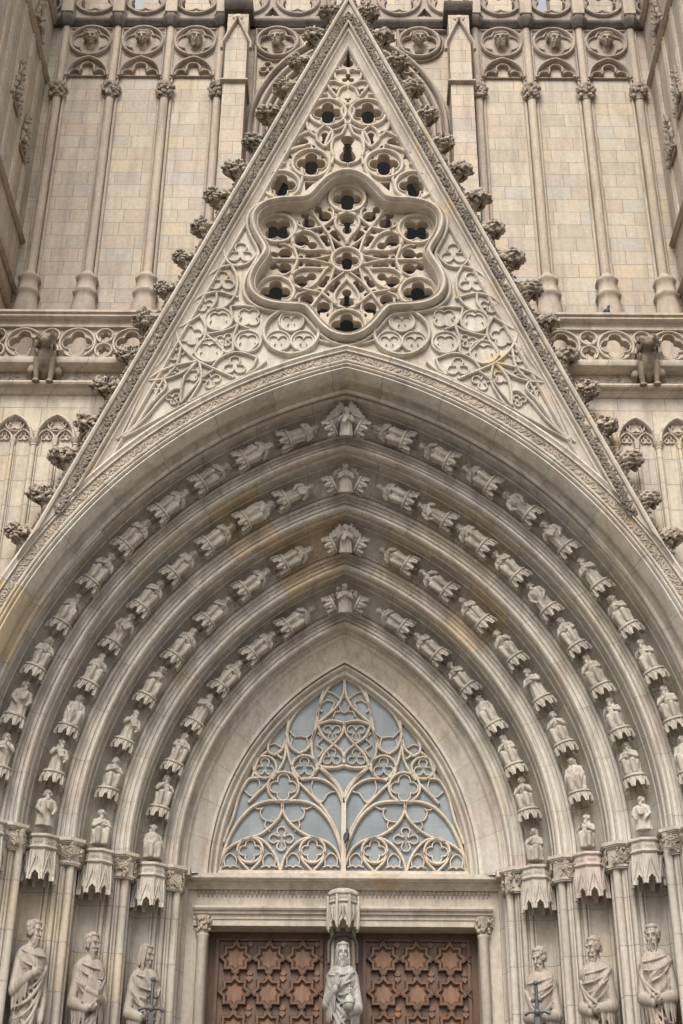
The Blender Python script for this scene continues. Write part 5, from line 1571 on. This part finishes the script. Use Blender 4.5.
# ------------------------------------------------------------------ flanking buttress towers
for sg in (-1, 1):
    sd = 'left' if sg < 0 else 'right'
    bt = thing('buttress_tower', 'massive stone buttress tower with relief gablets flanking the %s side' % sd, 'tower', (sg*8, 17.5, GROUND), 'flanking buttress towers')
    XB = 5.95
    mb = MB(); mb.box(*sorted((sg*XB, sg*10.5)), 15.2, 21.5, GROUND, 27); mb.build('shaft', M_side, bt)
    mb = MB()
    def ybar(z, d, h):     # string course along the inner face
        n = [(0, z - h), (-d*.3, z - h), (-d, z - .2*h), (-d, z + .1*h), (-d*.25, z + .7*h), (0, z + .9*h)]
        mb.add([(sg*(XB + a), y, b) for y in (15.1, 20.0) for a, b in n], [(i, (i+1) % 6, 6 + (i+1) % 6, 6 + i) for i in range(6)])
    for z, d, h in ((21.30, .16, .12), (17.2, .16, .11), (16.05, .15, .10), (15.5, .17, .10), (22.9, .2, .15)): mb = MB(); ybar(z, d*.55, h*.6); mb.build('string_course', M_shaft, bt, 30)
    mb = MB()
    for y in (17.1, 17.45, 17.55, 18.05, 18.15, 18.75, 18.85, 19.4, 19.5):      # vertical ribs
        mb.lathe((sg*(XB + .01), y, 0), [(.045, 17.3), (.045, 21.2)], 8, False)
    mb.build('wall_rib', M_side, bt, 40)
    for yc, zb, w_, h in ((19.15, 18.55, .26, 1.0), (18.3, 18.9, .28, 1.05), (17.3, 21.5, .35, 1.1), (18.9, 21.5, .3, 1.0), (19.3, 12.9, .2, .8)):
        xx = sg*(XB - .03); mb = MB()
        for s in (-1, 1):
            mb.tube([(xx, yc + s*w_, zb), (xx, yc, zb + h)], .03, 7)
        mb.tube([(xx, yc - w_, zb), (xx, yc + w_, zb)], .03, 7)
        for q in range(30):
            t = rr.random(); s = rr.choice((-1, 1)); 
            M = Matrix.Translation((xx - sg*.03, yc + s*w_*(1 - t) + s*.03, zb + h*t)) @ Matrix.Scale(rr.uniform(.03, .06), 4)
            mb.merge(rr.choice(LUMPS), M)
        for q in range(8):
            mb.merge(rr.choice(LUMPS), Matrix.Translation((xx - sg*.03, yc + rr.uniform(-.5, .5)*w_, zb + rr.uniform(.05, .35)*h)) @ Matrix.Scale(.06, 4))
        mb.build('relief_gablet', M_frieze, bt, 40)
    mb = MB()
    ring = [(sg*(XB - .03), 17.35 + .42*cos(2*pi*i/24), 21.75 + .42*sin(2*pi*i/24)) for i in range(25)]
    mb.tube(ring, .05, 7)
    for p in ring[:-1]: mb.merge(rr.choice(LUMPS), Matrix.Translation((p[0] - sg*.03, 17.35 + (p[1] - 17.35)*1.14, 21.75 + (p[2] - 21.75)*1.14)) @ Matrix.Scale(.075, 4))
    mb.build('relief_rosette', M_frieze, bt, 40)
# ------------------------------------------------------------------ pigeons
PIGEON.materials.append(M_pigeon); PIGEON.shade_smooth()
x, z = P2(607, 315.5, 17.26)
o = bpy.data.objects.new('pigeon', PIGEON); COL.objects.link(o); o.location = (x, 17.28, 13.43); o.scale = (.8,)*3; o.rotation_euler.z = .5
tag(o, 'small dark pigeon resting on the balustrade coping before a wall shaft', 'pigeon')
x, z = P2(346.5, 838, 20.42)
o = bpy.data.objects.new('pigeon', PIGEON.copy()); COL.objects.link(o); o.location = (x + .02, 20.44, z - .05); o.scale = (.62, .62, .85); o.rotation_euler = (-.5, 0, 2.6)
tag(o, 'slim dark bird clinging to the central mullion of the glazed window', 'pigeon')

# ------------------------------------------------------------------ camera and daylight
cam = bpy.data.cameras.new('camera'); cam.sensor_fit = 'VERTICAL'; cam.sensor_height = 36; cam.sensor_width = 24; cam.lens = 50; cam.clip_end = 500; cam.clip_start = .1
co = bpy.data.objects.new('camera', cam); COL.objects.link(co); scene.camera = co
yaw = (AX - 341.5)/F_PX/cos(TILT)
R = Matrix.Rotation(yaw, 3, 'Z') @ Matrix.Rotation(pi/2 + TILT, 3, 'X') @ Matrix.Rotation(ROLL, 3, 'Z')
co.matrix_world = R.to_4x4()

world = bpy.data.worlds.new('World'); scene.world = world; world.use_nodes = True
nt = world.node_tree; bg = nt.nodes['Background']
sky = nt.nodes.new('ShaderNodeTexSky'); sky.sky_type = 'NISHITA'; sky.sun_disc = False
EL, AZ = radians(48), radians(192)
sky.sun_elevation = EL; sky.sun_rotation = AZ; sky.air_density = 1.0; sky.dust_density = 4.0; sky.ozone_density = .6
hsv = nt.nodes.new('ShaderNodeHueSaturation'); hsv.inputs['Saturation'].default_value = .12
nt.links.new(sky.outputs[0], hsv.inputs['Color']); nt.links.new(hsv.outputs[0], bg.inputs['Color'])
bg.inputs['Strength'].default_value = .15
sl = bpy.data.lights.new('sun', 'SUN'); sl.energy = 1.5; sl.angle = radians(28); sl.color = (1.0, .95, .88)
so = bpy.data.objects.new('sun', sl); COL.objects.link(so)
# sun direction: azimuth measured as in the sky texture (rotation 0 = +Y, clockwise seen from above)
d = Vector((sin(AZ)*cos(EL), cos(AZ)*cos(EL), sin(EL)))
so.rotation_euler = d.to_track_quat('Z', 'Y').to_euler()
scene.view_settings.view_transform = 'Standard'; scene.view_settings.look = 'None'; scene.view_settings.gamma = 1.0; scene.view_settings.use_curve_mapping = False
scene.view_settings.exposure = .93
scene.cycles.max_bounces = 6; scene.cycles.diffuse_bounces = 4
